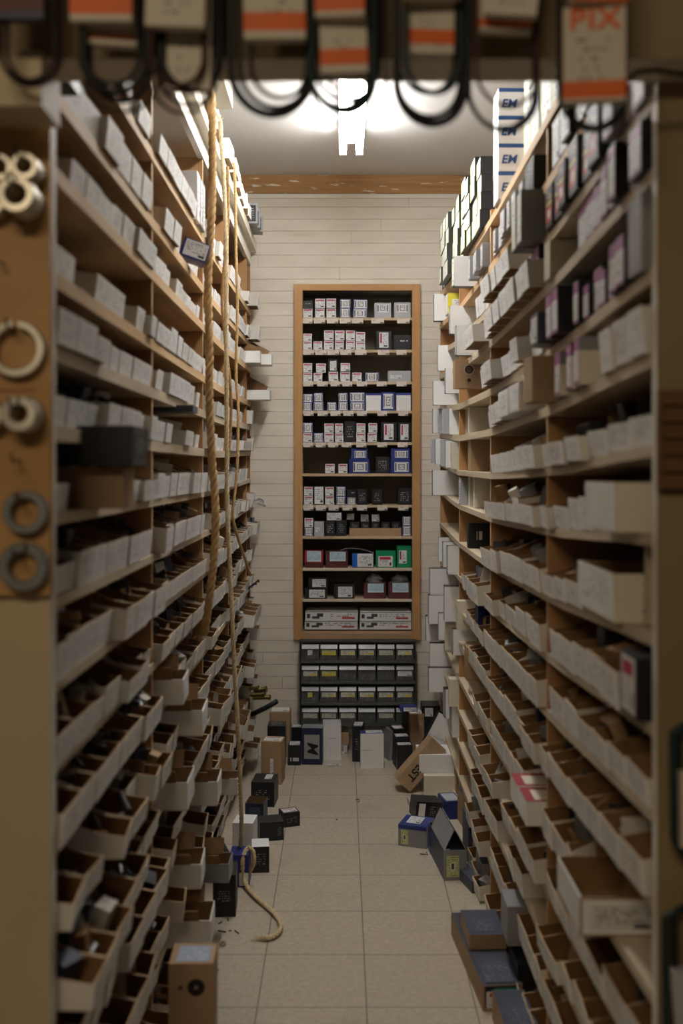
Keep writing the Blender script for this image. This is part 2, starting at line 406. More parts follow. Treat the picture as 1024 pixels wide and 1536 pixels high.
# ------------------------------------------------------------------ racks
ZL = [2.33, 2.155, 2.02, 1.84, 1.715, 1.578, 1.427, 1.283, 1.14, 1.0, .862, .725, .59, .455, .32, .185, .05]
ZR = [2.42, 2.26, 2.12, 2.0, 1.835, 1.697, 1.544, 1.397, 1.232, 1.084, .943, .80, .643, .50, .36, .215, .06]
def sagL(y): return interp([1.6, 3.9, 5.4], [0, 0, .03], y)
def sagR(y): return interp([1.6, 2.5, 3.4, 4.3, 5.25], [0, -.038, -.053, -.045, .0], y)
DL = [1.66, 2.60, 3.55, 4.35, 5.19, 5.385]; DR = [1.632, 2.50, 3.45, 4.37, 5.20]
TH = .017
def board(x0, x1, y0, y1, z, th, mk, sag, n=16):
    mb = MB(); g = (lambda k: mk) if isinstance(mk, str) else (lambda k: mk.get(k, mk['*']))
    ys = [y0 + (y1 - y0) * i / n for i in range(n + 1)]
    for a, b in zip(ys, ys[1:]):
        za, zb = z + sag(a), z + sag(b)
        mb.quad([(x0, a, za), (x1, a, za), (x1, b, zb), (x0, b, zb)], g('t'))
        mb.quad([(x0, b, zb - th), (x1, b, zb - th), (x1, a, za - th), (x0, a, za - th)], g('d'))
        mb.quad([(x1, a, za - th), (x1, b, zb - th), (x1, b, zb), (x1, a, za)], g('r'))
        mb.quad([(x0, b, zb - th), (x0, a, za - th), (x0, a, za), (x0, b, zb)], g('l'))
    for y, f in ((y0, 0), (y1, 1)):
        q = [(x0, y, z + sag(y) - th), (x1, y, z + sag(y) - th), (x1, y, z + sag(y)), (x0, y, z + sag(y))]
        mb.quad(q if not f else q[::-1], g('e') if not isinstance(mk, str) and 'e' in mk else g('*'))
    return mb
DEP = .36
lr = thing('shelving_rack', 'tall wooden shelving rack filled with white bins along the left wall', 'shelving', (0, 0, 0))
rr_ = thing('shelving_rack', 'tall wooden shelving rack with sagging shelves along the right wall', 'shelving', (0, 0, 0))
for i, z in enumerate(ZL):
    k = 'pine_y' if z > 1.75 else 'shelf_cream'
    board(XL - DEP, XL, DL[0] + .015, DL[-1], z, .027 if z > 1.5 else .02, k, sagL).build('shelf', lr)
for i, z in enumerate(ZR):
    k = 'pine_y' if z > 2.2 else 'shelf_cream'
    board(XR, XR + DEP, DR[0] + .013, DR[-1], z, .025 if z > 1.6 else .02, k, sagR).build('shelf', rr_)
for j, y in enumerate(DL):
    if j == 0: MB().box(-.9, -.478, 1.645, 1.675, 0, 2.13, {'*': 'cream_paint', 'f': 'cream_paint', 'r': 'white_paint'}).build('end_panel', lr)  # inner edge coloured white to carry the aisle light that brightens it
    else: MB().box(XL - DEP, XL - .004, y - .008, y + .008, 0, 2.61, {'*': 'upright_wood', 'r': 'pine_y'}).build('upright', lr)
for j, y in enumerate(DR):
    if j == 0: MB().box(.511, .92, 1.62, 1.645, 0, 2.13, {'*': 'tan_paint', 'l': 'white_paint'}).build('end_panel', rr_)  # white inner edge: brightness of the aisle light put into the colour
    else: MB().box(XR + .004, XR + DEP, y - .008, y + .008, 0, 2.40 if j < 4 else 2.43, {'*': 'upright_wood', 'l': 'pine_y'}).build('upright', rr_)
MB().box(XL - DEP - .012, XL - DEP, 1.68, 5.39, 0, 2.64, 'back_wood').build('back_panel', lr)
MB().box(XR + DEP, XR + DEP + .012, 1.65, 5.2, 0, 2.46, 'back_wood').build('back_panel', rr_)
MB().box(XL - .02, XL, 1.70, 5.385, 2.605, 2.673, 'white_paint').build('fascia', lr)
MB().box(XL - DEP, XL + .03, 1.70, 5.385, 2.673, 2.724, 'beam_cream').build('top_board', lr)
# small extra partition in the near bay of the right rack
MB().box(XR + .02, XR + DEP, 1.735, 1.75, ZR[8] + .001, ZR[7] - TH - .012, 'shelf_cream').build('partition', rr_)

# ------------------------------------------------------------------ parts bins
BIN = {}
def bin_proto(w, hf, D=.27):
    k = (w, hf, D)
    if k in BIN: return BIN[k]
    hb = hf + .036; th = .0028; b = MB(); f = MB(); lean = .006
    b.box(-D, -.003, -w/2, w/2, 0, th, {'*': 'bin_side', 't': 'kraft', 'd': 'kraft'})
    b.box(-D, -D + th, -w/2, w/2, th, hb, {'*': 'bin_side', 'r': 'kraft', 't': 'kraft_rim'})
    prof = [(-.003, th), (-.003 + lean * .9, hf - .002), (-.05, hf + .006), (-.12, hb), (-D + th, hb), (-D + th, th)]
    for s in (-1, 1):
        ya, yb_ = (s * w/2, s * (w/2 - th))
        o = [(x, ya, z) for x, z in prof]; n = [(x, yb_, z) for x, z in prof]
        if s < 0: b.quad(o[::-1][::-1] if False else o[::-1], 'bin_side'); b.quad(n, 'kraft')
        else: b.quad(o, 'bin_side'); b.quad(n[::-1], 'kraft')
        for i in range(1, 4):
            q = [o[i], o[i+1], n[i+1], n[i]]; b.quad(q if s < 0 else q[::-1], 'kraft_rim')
    def fb(mk):
        P = [(-.003, -w/2, 0), (-.003, w/2, 0), (-.003 + lean, w/2, hf), (-.003 + lean, -w/2, hf)]
        Q = [(x + .0032, y, z) for x, y, z in P]
        f.quad(Q, 'bin_front'); f.quad(P[::-1], 'kraft')
        f.quad([Q[3], Q[2], P[2], P[3]], 'kraft_rim'); f.quad([P[0], P[1], Q[1], Q[0]], 'bin_white')
        f.quad([P[0], Q[0], Q[3], P[3]], 'bin_white'); f.quad([Q[1], P[1], P[2], Q[2]], 'bin_white')
    fb(0)
    BIN[k] = [b, f, None, None]
    return BIN[k]
RES = {('left', 6): [(1.865, 2.045)], ('left', 1): [(3.12, 3.28), (1.66, 1.76)], ('left', 0): [(3.29, 3.50)], ('left', 5): [(2.93, 3.07)], ('right', 5): [(2.35, 2.48), (2.615, 2.975)],
       ('left', 15): [(2.74, 2.89), (3.18, 3.30)], ('left', 14): [(2.80, 2.95), (3.62, 3.74)], ('left', 13): [(3.10, 3.26)], ('left', 12): [(2.66, 2.83)], ('left', 11): [(2.90, 3.08)], ('left', 10): [(2.70, 2.86)], ('right', 12): [(2.50, 2.77)], ('right', 13): [(3.0, 3.2)], ('right', 14): [(2.6, 2.76), (3.0, 3.2)]}
bins = []       # dict(side, shelf, y, x, z, rot, proto key)
def bin_row(side, si, y0, y1, rng, prot=(0, .02), wid=(.085, .095, .105, .115, .13, .13), hfs=(.05, .057, .064), gap=.0, D=.27):
    y = y0; rng = rng
    Z = (ZL if side == 'left' else ZR)[si]; sag = sagL if side == 'left' else sagR
    p = rng.uniform(*prot)
    hf = rng.choice(hfs)
    while True:
        w = rng.choice(wid)
        if y + w > y1 - .004: 
            w = max(wid[0] - .02, .055)
            if y + w > y1 - .004: break
        if rng.random() < .3: p = rng.uniform(*prot)
        if rng.random() < .25: hf = rng.choice(hfs)
        hit = [b for a, b in RES.get((side, si), ()) if y < b and y + w > a]
        if hit: y = max(hit) + .003; continue
        if rng.random() < gap: y += w; continue
        yc = y + w / 2
        if side == 'left': x = XL + p + rng.uniform(-.003, .003); r = rng.gauss(0, .015 if Z > .8 else .05)
        else: x = XR - p + rng.uniform(-.003, .003); r = math.pi + rng.gauss(0, .015 if Z > .8 else .035)
        bins.append(dict(side=side, si=si, x=x, y=yc, z=Z + sag(yc) + .0006, r=r, k=(w, hf, D), t=rng.uniform(-.0, .0)))
        y += w + .0035
rng = random.Random(5)
for si, Z in enumerate(ZL):
    for j in range(4):
        a, b = DL[j] + (.022 if j == 0 else .012), (DL[j + 1] if j < 3 else 5.375) - .012
        if j == 3: a, b = DL[3] + .012, 5.18
        up = ZL[si - 1] if si else 2.6
        cl = up - Z
        hf = (.046, .053, .06) if cl < .14 else (.05, .058, .066)
        pr = (-.025, .02) if Z > 1.5 else ((-.01, .032) if Z > .8 else (.0, .07))
        g = .06 if Z > 1.5 else .03
        if j == 0 and si in (3, 6): g = .16
        bin_row('left', si, a, b, rng, pr, hfs=hf, gap=g)
    if si in (5, 7, 9, 12): pass
    if Z > .3 and si not in (2, 3): bin_row('left', si, 5.205, 5.37, rng, (.01, .06), hfs=(.06, .07), gap=.05)
# right rack: rows of bins where the photo has them
for si, Z in enumerate(ZR):
    for j in range(4):
        a, b = DR[j] + (.02 if j == 0 else .012), DR[j + 1] - .012
        hf = (.052, .06, .068)
        if si <= 1: continue
        if j == 0:
            if si in (2, 3, 4): continue
            if si == 5: bin_row('right', si, 1.66, 2.0, rng, (.005, .03), wid=(.085, .1), hfs=(.08, .09)); continue
            if si == 8: a = 2.09
            if si == 7: a = 1.93
            if si == 12: a = 2.08
            if si == 9: a = 1.77
            bin_row('right', si, a, b, rng, (-.005, .02) if si < 9 else (.0, .03), hfs=hf, wid=(.085, .1, .115, .13, .15))
        elif j == 1:
            if si == 2: bin_row('right', si, 2.85, b, rng, (.01, .06), hfs=(.06, .07)); continue
            bin_row('right', si, a, b, rng, (.005, .05) if si < 6 else (.0, .03), hfs=hf)
        elif j == 2:
            if si in (2, 3): bin_row('right', si, a, 3.78, rng, (.0, .05), hfs=(.06, .07)); continue
            if si in (4, 5, 6, 7, 8): continue
            bin_row('right', si, a, b - (.35 if si in (9, 10, 11) else .5), rng, (.0, .04), hfs=hf)
# which show largest
def bin_area(b):
    d = b['y']; x = VX + F * b['x'] / d; y = VY - F * (b['z'] + .04 - H) / d
    w, hf, D = b['k']
    if not (0 < x < 1024 and 128 < y < 1530): return -1 / d
    return F * abs(b['x']) * w / d ** 2 * F * hf / d
order = sorted(bins, key=lambda b: -bin_area(b)); chosen = set(id(b) for b in order[:300])
rowc = {}
rest = MB()
inside = MB()      # loose hardware, packets and card flaps lying in the bins
rc = random.Random(21)
for b in sorted(bins, key=lambda b: (b['side'], b['si'], b['y'])):
    key = (b['side'], b['si']); rowc[key] = rowc.get(key, 0) + 1; n = rowc[key]
    P = bin_proto(*b['k'])
    mt = Matrix.Translation((b['x'], b['y'], b['z'])) @ Matrix.Rotation(b['r'], 4, 'Z')
    if id(b) in chosen:
        if P[2] is None: P[2] = P[0].mesh('parts_bin'); P[3] = P[1].mesh('front_panel')
        lab = 'white parts bin, %s from near end, %s rack, %s shelf from top' % (nth(n), b['side'], nth(b['si'] + 1))
        o = link('parts_bin', P[2], None, mt.translation, (0, 0, b['r'])); tag(o, lab, 'bin', 'white parts bins on the %s rack' % b['side'])
        f = link('front_panel', P[3], o)
    else:
        rest.add(P[0], mt); rest.add(P[1], mt)
    w, hf, D = b['k']
    if b['z'] < 1.62 and bin_area(b) > 0:
        k = rc.random(); m = MB(); top = min(hf + (.055 if b['side'] == 'right' else .04), .105)
        DK = ['carton_black', 'carton_black', 'carton_grey', 'carton_slate', 'kraft_box', 'dark_metal', 'carton_navy', 'kraft', 'bin_side', 'carton_lightgrey']
        if k < .55:      # rods, bolts
            for _ in range(rc.randint(5, 11)):
                x = rc.uniform(-.16, -.03); y = rc.uniform(-w * .35, w * .35); r = rc.uniform(.004, .010); L = rc.uniform(.03, .07)
                an = rc.uniform(0, 3.1); dx, dy = math.cos(an) * L / 2, math.sin(an) * min(L / 2, w * .3)
                y = max(-w/2 + abs(dy) + .012, min(w/2 - abs(dy) - .012, y)); zz = rc.uniform(.012, hf * .95)
                m.tube([(x - dx * .6, y - dy, zz), (x + dx * .6, y + dy, zz + rc.uniform(-.01, .025))], r, rc.choice(['dark_metal', 'dark_metal', 'dark_metal', 'grey_steel', 'grey_steel', 'kraft', 'carton_black']), 6)
        if .2 < k < .85:    # packets
            for _ in range(rc.randint(2, 5)):
                q = min(rc.uniform(.02, .045), w * .3); h = rc.uniform(.06, top)
                mx = Matrix.Translation((rc.uniform(-.17, -.05), rc.uniform(-.14, .14) * w, .006)) @ Matrix.Rotation(rc.uniform(-.5, .5), 4, 'Y') @ Matrix.Rotation(rc.uniform(-.4, .4), 4, 'Z')
                m.box(-q * .6, q * .6, -q, q, 0, h, rc.choice(DK), mx)
        if k > .4:    # kraft dividers / flaps standing up
            for _ in range(rc.randint(1, 3)):
                y = rc.uniform(-.3, .3) * w; x = rc.uniform(-.15, -.07); hgt = hf + rc.uniform(.0, .038)
                mx = Matrix.Translation((x, y, .004)) @ Matrix.Rotation(rc.uniform(-.6, .6), 4, 'Y') @ Matrix.Rotation(rc.uniform(-.5, .5), 4, 'Z')
                m.box(-.05, .05, -.0015, .0015, 0, hgt, rc.choice(['kraft', 'kraft', 'kraft_box', 'bin_side']), mx)
        if m.v: inside.add(m, mt)
o = rest.build('parts_bin'); tag(o, 'remaining white cardboard bins farther down both racks', 'bins'); o['kind'] = 'stuff'
o = inside.build('loose_hardware'); tag(o, 'loose hardware, packets and card flaps lying in the open bins', 'hardware'); o['kind'] = 'stuff'

# ------------------------------------------------------------------ header belts
def loop_pts(cx, w, zt, zb, y, tw=0.0, n=40):
    pts = []; r = w / 2; hb = min(r * 1.15, (zt - zb) / 2)
    for i in range(n):
        a = 2 * math.pi * i / n
        x = r * math.sin(a); c = -math.cos(a)
        zz = (zb + hb) + c * hb if c < 0 else (zt - r * .4) + c * r * .4
        if abs(c) < .25: pass
        pts.append((cx + x * (1 if c < .2 else 1 - .25 * (c - .2)), y + tw * math.sin(a) + (.004 if c > 0 else 0), zz))
    return pts
YBELT = 1.45
def hank(name, label, px0, px1, pyb, loops, cards, y=YBELT, zt=2.36, hook=True, grp='drive belts hanging from the header'):
    cx = PX((px0 + px1) / 2, y); t = thing(name, label, 'belt', (cx, y, zt), (0, 0, 0), grp)
    for (dx, dw, dpy, dy, r, mk) in loops:
        w = (px1 - px0) * y / F * dw
        pts = [(p[0], p[1], p[2] - zt) for p in loop_pts(dx * y / F, w, zt, PZ(pyb + dpy, y), dy, .008)]
        MB().tube(pts, r, mk, 8, True).build('belt_loop', t, smooth=True)
    for (a0, b0, a1, b1, rot, dy, base, stripes, name_) in cards:
        w = (a1 - a0) * y / F; h = (b1 - b0) * y / F; c = (PX((a0 + a1) / 2, y) - cx, dy, PZ((b0 + b1) / 2, y) - zt)
        mb = MB(); mb.box(-w/2, w/2, -.009, .009, -h/2, h/2, base if isinstance(base, dict) else {'*': base})
        cd = mb.build('sleeve', t, c, (0, math.radians(rot), math.radians(RN.uniform(-8, 8)))); bevel(cd, .003)
        for (v0, v1, mk) in stripes:
            MB().box(-w/2 - .0004, w/2 + .0004, -.0096, -.009, -h/2 + v0 * h, -h/2 + v1 * h, mk).build('printed_stripe', cd)
        if name_:
            me = text_mesh(name_, .040, 'orange_ink', .0013, 0, .0004, 1.12)
            tx = link('lettering', me, cd, (0, -.0099, h/2 - .019), (math.pi / 2, 0, 0)); tx.scale = (1.12, 1.0, 1)
    if hook:
        MB().tube([(0, .085, .012), (0, -.03, .004), (0, -.045, .012)], .003, 'dark_metal', 6).build('hook', t)
    return t
CARD = {'*': 'belt_card', 'f': 'label_cream'}
K_, G_, R_ = 'belt_rubber', 'belt_green', 'belt_maroon'
hank('drive_belt', 'maroon belt loop with a dark blue sleeve at the far left of the header', 4, 86, 128, [(0, 1, 0, 0, .0035, R_), (2, .92, -10, .012, .0035, R_), (-2, .96, -4, -.01, .003, K_)],
     [(-8, -70, 74, 41, 0, -.02, 'carton_navy', [(.1, .38, 'carton_maroon')], None)])
hank('drive_belt', 'black belts in an orange striped sleeve, second hank from the left', 116, 226, 160, [(0, .85, -22, 0, .005, K_), (6, .8, -14, .012, .005, K_), (8, 1, 0, .02, .0025, K_), (-2, .72, -30, -.008, .004, K_)],
     [(114, -90, 204, 46, 0, -.024, CARD, [(.07, .27, 'orange_ink')], None), (124, -60, 206, 65, 0, .012, 'belt_card', [(.06, .12, 'orange_ink')], None)])
hank('drive_belt', 'maroon and black belts in a plain cream sleeve, third hank from the left', 226, 322, 170, [(-6, .8, -38, -.01, .004, R_), (0, 1, 0, 0, .0025, K_), (10, .9, -40, .012, .006, K_), (4, .9, -20, .02, .003, K_)],
     [(226, -80, 313, 54, 2, -.024, CARD, [], None), (250, -60, 316, 131, 1, .016, {'*': 'carton_grey', 'f': 'label_cream'}, [], None)])
hank('drive_belt', 'black belts in an orange striped sleeve, fourth hank from the left', 346, 468, 172, [(0, 1, 0, 0, .006, K_), (4, .86, -14, .01, .004, K_), (12, .68, -22, -.008, .0035, K_), (-6, .95, -8, .016, .003, R_)],
     [(368, -80, 458, 73, -1, -.026, CARD, [(.075, .25, 'orange_ink')], None)])
hank('drive_belt', 'dark green belts with two orange striped sleeves in front of the ceiling light', 462, 576, 182, [(-8, .8, -20, 0, .005, G_), (0, .86, -36, .01, .004, K_), (4, 1, 0, .018, .0022, K_), (-4, .82, -10, -.01, .004, G_), (0, .7, -50, .01, .003, K_)],
     [(474, -90, 546, 40, 0, -.026, CARD, [(.06, .25, 'orange_ink'), (.30, .36, 'carton_brightblue')], None), (480, 30, 550, 114, -2, -.004, CARD, [(.14, .42, 'orange_ink')], None)])
hank('drive_belt', 'dark green belts around an orange striped sleeve, right of the ceiling light', 594, 698, 186, [(0, 1, 0, 0, .006, K_), (-2, .92, -14, .01, .004, K_), (2, .8, -42, -.012, .004, G_), (-6, .86, -52, .014, .003, G_)],
     [(606, 4, 680, 82, 1, .004, CARD, [(.18, .46, 'orange_ink')], None), (600, -80, 684, 12, -3, -.026, CARD, [], None)])
hank('drive_belt', 'thin maroon and black belts in a tilted cream sleeve, second hank from the right', 702, 808, 196, [(0, 1, 0, 0, .0035, K_), (4, .9, -34, -.008, .003, R_), (-2, .98, -8, .012, .003, K_)],
     [(728, -80, 804, 38, 6, -.026, CARD, [], None), (716, -60, 800, 47, 3, .006, 'belt_card', [(.05, .16, 'orange_ink')], None)])
hank('drive_belt', 'black belt in a long cream sleeve printed with large orange letters', 838, 944, 192, [(0, 1, 0, .012, .0035, K_), (2, .94, -10, .02, .003, K_)],
     [(841, 22, 931, 161, 0, -.016, CARD, [(.035, .215, 'orange_ink')], 'PIX'), (848, -80, 930, 20, 0, -.030, CARD, [(.0, .09, 'orange_ink')], None)])
# hanks on the right end panel
hank('drive_belt', 'dark belt in a pale sleeve hung on the right end panel', 1008, 1090, 1290, [(0, 1, 0, 0, .007, G_), (3, .85, -8, .008, .006, K_)],
     [(1014, 1153, 1080, 1264, 0, -.012, 'belt_card', [], None)], 1.585, PZ(1085, 1.585), True, 'belts on the right end panel')
hank('drive_belt', 'dark belt with a grey sleeve hung lowest on the right end panel', 996, 1080, 1640, [(0, 1, 0, 0, .006, G_), (4, .72, -8, .008, .006, K_)],
     [(1008, 1448, 1085, 1600, -4, -.012, 'carton_lightgrey', [], None)], 1.585, PZ(1362, 1.585), True, 'belts on the right end panel')
o = MB().tube([(PX(930, 1.5), 1.5, PZ(140, 1.5)), (PX(938, 1.5), 1.495, PZ(124, 1.5)), (PX(952, 1.5), 1.49, PZ(112, 1.5)), (PX(980, 1.5), 1.49, PZ(109, 1.5)), (PX(1060, 1.5), 1.52, PZ(108, 1.5))], .004, 'belt_rubber', 8).build('cable', smooth=True)
tag(o, 'dark cable running along the header at the top right corner', 'cable')
# brown slatted board on the right end panel
sb = thing('slatted_board', 'small dark brown slatted wooden board on the right end panel', 'board', (PX(1060, 1.6), 1.604, PZ(735, 1.6)))
w = (1060 - 989) * 1.6 / F; hh = 150 * 1.6 / F
MB().box(-w, w, 0, .014, 0, hh, 'dark_slat').build('backing', sb)
for i in range(6):
    bevel(MB().box(-w + .004, w - .004, -.008, 0, hh * i / 6 + .003, hh * (i + 1) / 6 - .003, 'dark_slat').build('slat', sb), .002)

# ------------------------------------------------------------------ plywood display panel with lock washers
YP = 1.628
pn = thing('display_panel', 'orange plywood display panel with nails on the left end board', 'panel', (0, 0, 0))
bevel(MB().box(-.86, PX(75, YP), YP, 1.645, PZ(893, YP), PZ(192, YP), 'plywood').build('board', pn), .003)
MB().box(-.6, PX(55, YP), YP - .0006, YP, PZ(587, YP), PZ(584, YP), 'print_red').build('pencil_line', pn)
def washer(px, py, ro, ri, th, mk, label, n=1, gap=.16, tilt=0.0):
    for i in range(n):
        y0 = YP - .014 - i * (th + .0035) if n > 1 else YP - .016
        lab = label if n == 1 else '%s, %s from the panel' % (label, nth(i + 1))
        k = (YP - .016) / F
        o = MB().ring((0, 0, 0), ro * k, ri * k, th, mk, gap, tilt).build('lock_washer', None, ((px - VX) * k, y0, H + (VY - py) * k), smooth=False)
        tag(o, lab, 'washer', 'lock washers on the plywood panel')
    k = YP / F; zt = H + (VY - py) * k + ri * k - .003; x = (px - VX) * k
    MB().tube([(x, YP, zt), (x, YP - .03 - n * (th + .0035), zt - .002), (x, YP - .036 - n * (th + .0035), zt + .012)], .0024, 'dark_metal', 6).build('nail', pn)
washer(3, 255, 20, 12, .012, 'steel', 'bright steel lock washer at the panel edge, upper row', 2)
washer(46, 258, 20, 11, .012, 'steel', 'bright steel lock washer in the upper right stack', 3)
washer(-12, 303, 26, 15, .012, 'steel', 'bright steel lock washer in the left stack of the second row', 2)
washer(38, 303, 27, 15, .012, 'steel', 'bright steel lock washer in the right stack of the second row', 4)
washer(24, 523, 43, 31, .010, 'steel', 'largest bright lock washer, alone in the middle of the panel')
washer(-12, 622, 22, 11, .012, 'steel', 'bright lock washer at the panel edge under the red line', 2)
washer(38, 622, 27, 12, .012, 'steel', 'bright lock washer in the stack under the red line', 3)
washer(38, 768, 33, 21, .012, 'grey_steel', 'dull grey lock washer, upper of the two near the panel bottom', tilt=.25)
washer(35, 850, 37, 21, .014, 'grey_steel', 'dull grey lock washer, lowest on the panel', tilt=-.2)
for (a, b, c, d) in ((33, 338, 66, 372), (6, 395, 10, 412), (30, 690, 50, 716)):
    x0, z0 = PX(a, YP), PZ(b, YP)
    MB().tube([(x0, YP, z0), (x0, YP - .035, z0 - .004), (x0, YP - .045, z0 + .01)], .002, 'dark_metal', 6).build('nail', pn)

# ------------------------------------------------------------------ ropes
def rope(name, label, pts, r, mk, pitch=None, fray=None, parent=None, end_fray=False):
    P = [Vector(p) for p in pts]; S = [P[0]]
    for i in range(len(P) - 1):
        p0 = P[max(i - 1, 0)]; p1 = P[i]; p2 = P[i + 1]; p3 = P[min(i + 2, len(P) - 1)]
        n = max(3, int((p2 - p1).length / .006))
        for k in range(1, n + 1):
            t = k / n
            S.append(.5 * ((2 * p1) + (p2 - p0) * t + (2 * p0 - 5 * p1 + 4 * p2 - p3) * t * t + (3 * p1 - p0 - 3 * p2 + p3) * t ** 3))
    pitch = pitch or r * 6.0; mb = MB(); ln = [0.0]
    for a, b in zip(S, S[1:]): ln.append(ln[-1] + (b - a).length)
    e = None; fr = []
    for i, p in enumerate(S):
        d = (S[min(i + 1, len(S) - 1)] - S[max(i - 1, 0)]).normalized()
        if e is None: e = d.cross(Vector((.2, .9, .3))).normalized()
        else: e = (e - d * e.dot(d)).normalized()
        fr.append((p, e.copy(), d.cross(e)))
    for j in range(3):
        pt = []
        for (p, a, b), l in zip(fr, ln):
            th = 2 * math.pi * (l / pitch + j / 3); pt.append(p + (a * math.cos(th) + b * math.sin(th)) * r * .48)
        mb.tube(pt, r * .56, mk, 7)
    o = mb.build(name, smooth=True); tag(o, label, 'rope', 'ropes hanging by the left rack')
    for which, on in ((0, fray), (-1, end_fray)):
        if on:
            m = MB(); q = S[which]; d = (S[which] - S[1 if which == 0 else -2]).normalized(); rf = random.Random(9)
            for _ in range(9):
                v = (d + Vector((rf.uniform(-.7, .7), rf.uniform(-.7, .7), rf.uniform(-.2, .5)))).normalized() * rf.uniform(.015, .04)
                m.tube([q, q + v * .6, q + v + Vector((0, 0, rf.uniform(-.006, .004)))], [.0016, .0012, .0006], mk, 5)
            m.build('frayed_end', o)
    return o
def W(px, py, d): return (PX(px, d), d, PZ(py, d))
Y1 = 3.22
rope('rope', 'thickest tan rope hanging nearest the camera and ending in a bin', [(-.45, Y1, 2.735), (PX(314, Y1), Y1, PZ(133, Y1))] + [W(x, y, Y1) for x, y in ((318, 170), (318, 300), (312, 420), (314, 520), (314, 600), (318, 690), (323, 760), (322, 820), (316, 880))] + [W(308, 940, Y1 + .02), (PX(303, Y1), Y1 + .05, PZ(952, Y1))], .0135, 'rope_tan', .085)
Y2 = 3.55
rope('rope', 'long pale rope that hangs to the floor and coils in the aisle', [(PX(330, Y2), Y2, 2.74)] + [W(x, y, Y2) for x, y in ((332, 215), (338, 330), (339, 500), (340, 640), (341, 760), (346, 880), (351, 990), (356, 1080))] +
     [W(359, 1150, 3.6), W(362, 1230, 3.65), W(361, 1270, 3.68), W(360, 1296, 3.72), W(368, 1312, 3.66), W(380, 1296, 3.62), W(379, 1276, 3.62), W(371, 1272, 3.63), W(364, 1290, 3.60)] +
     [(PX(366, 3.6), 3.60, .03), (PX(378, 3.52), 3.52, .012), (PX(395, 3.44), 3.44, .011), (PX(412, 3.36), 3.36, .011), (PX(421, 3.27), 3.28, .011), (PX(417, 3.22), 3.22, .011), (PX(405, 3.19), 3.19, .011), (PX(392, 3.19), 3.19, .011)], .0082, 'rope_pale', .05, fray=True, end_fray=True)
MBk = MB().ring((0, 0, 0), .02, .004, .024, 'rope_pale', 0, 0, 14)
rope('rope', 'thin brown rope hanging just behind the long pale rope', [W(341, 250, 3.62), W(342, 330, 3.63), W(333, 440, 3.64), (PX(337, 3.64), 3.64, PZ(500, 3.64)), W(346, 590, 3.64), W(345, 650, 3.64), W(338, 745, 3.64), W(341, 770, 3.62)], .006, 'rope_brown', .04)
Y4 = 4.0
rope('rope', 'thin tan rope hanging farthest back beside the left rack', [(PX(349, Y4), Y4, 2.73)] + [W(x, y, Y4) for x, y in ((352, 260), (354, 380), (356, 460), (354, 560), (357, 610), (356, 690), (352, 740), (349, 775))] + [W(356, 805, 4.05), W(366, 835, 4.15), W(375, 862, 4.25)], .0062, 'rope_tan', .04)

# ------------------------------------------------------------------ built-in cabinet on the back wall
cab = thing('wall_cabinet', 'tall narrow built-in pine cabinet with bearing boxes in the back wall', 'cabinet', (0, 0, 0))
IX0, IX1, IZ0, IZ1 = -.210, .383, .632, 2.478
for (nm, bx) in (('side_panel', (CX0, IX0, YB - .002, YB + .26, CZ0, CZ1)), ('side_panel', (IX1, CX1, YB - .002, YB + .26, CZ0, CZ1)), ('top_panel', (IX0, IX1, YB - .002, YB + .26, IZ1, CZ1)), ('bottom_panel', (IX0, IX1, YB - .002, YB + .26, CZ0, IZ0))):
    MB().box(*bx, 'cabinet_inside' if nm != 'bottom_panel' else 'kraft_box').build(nm, cab)
MB().box(CX0, CX1, YB + .25, YB + .26, CZ0, CZ1, 'cabinet_inside').build('back_panel', cab)
FX0, FX1, FZ0, FZ1 = PX(441, 5.38), PX(630.5, 5.38), PZ(960, 5.38), PZ(426, 5.38); tw = .045
for nm, bx, mk in (('face_frame', (FX0, FX0 + tw, FZ0, FZ1), 'pine_trim'), ('face_frame', (FX1 - tw, FX1, FZ0, FZ1), 'pine_trim'), ('face_frame', (FX0 + tw, FX1 - tw, FZ1 - .034, FZ1), 'pine_trim_x'), ('face_frame', (FX0 + tw, FX1 - tw, FZ0, FZ0 + .036), 'kraft_box')):
    bevel(MB().box(bx[0], bx[1], YB - .02, YB - .001, bx[2], bx[3], mk).build(nm, cab), .002)
CY = YB + .004
SH = [478, 526.3, 574, 617.5, 665, 712, 759, 806, 853.5, 900]
SHZ = []
for y in SH:
    z = PZ(y - 1.6, CY); SHZ.append(z)
    MB().box(IX0, IX1, CY, YB + .25, z - .014, z, 'cabinet_shelf').build('shelf', cab)
SHZ.append(IZ0 + .008)
A6 = lambda c: (430 + c[0] / 4.876, 410 + c[1] / 4.876); A7 = lambda c: (430 + c[0] / 4.876, 680 + c[1] / 4.876)
tags = {0: (A6, 330, 366, [(107, 188), (197, 280), (293, 375), (387, 467), (472, 558), (618, 710), (808, 898)]),
        1: (A6, 560, 596, [(118, 198), (207, 290), (297, 380), (390, 472), (499, 583), (667, 750), (802, 875)]),
        2: (A6, 790, 826, [(120, 192), (222, 298), (320, 387), (405, 478), (512, 586), (658, 730), (803, 875)]),
        3: (A6, 1005, 1042, [(122, 195), (225, 298), (320, 392), (413, 487), (512, 585), (662, 732), (815, 887)]),
        4: (A6, 1236, 1272, [(120, 192), (212, 283), (302, 375), (400, 472), (507, 583), (662, 732), (810, 882)]),
        6: (A7, 380, 418, [(122, 192), (213, 285), (305, 378), (407, 480), (512, 585), (662, 735), (815, 887)])}
for s, (A, y0, y1, xs) in tags.items():
    for a, b in xs:
        p0, p1 = A((a, y1)), A((b, y0)); Yt = CY - .004
        MB().box(PX(p0[0], Yt), PX(p1[0], Yt), Yt, CY, PZ(p0[1], Yt), PZ(p1[1], Yt), {'*': 'belt_card', 'f': 'label_tag'}).build('price_tag', cab)
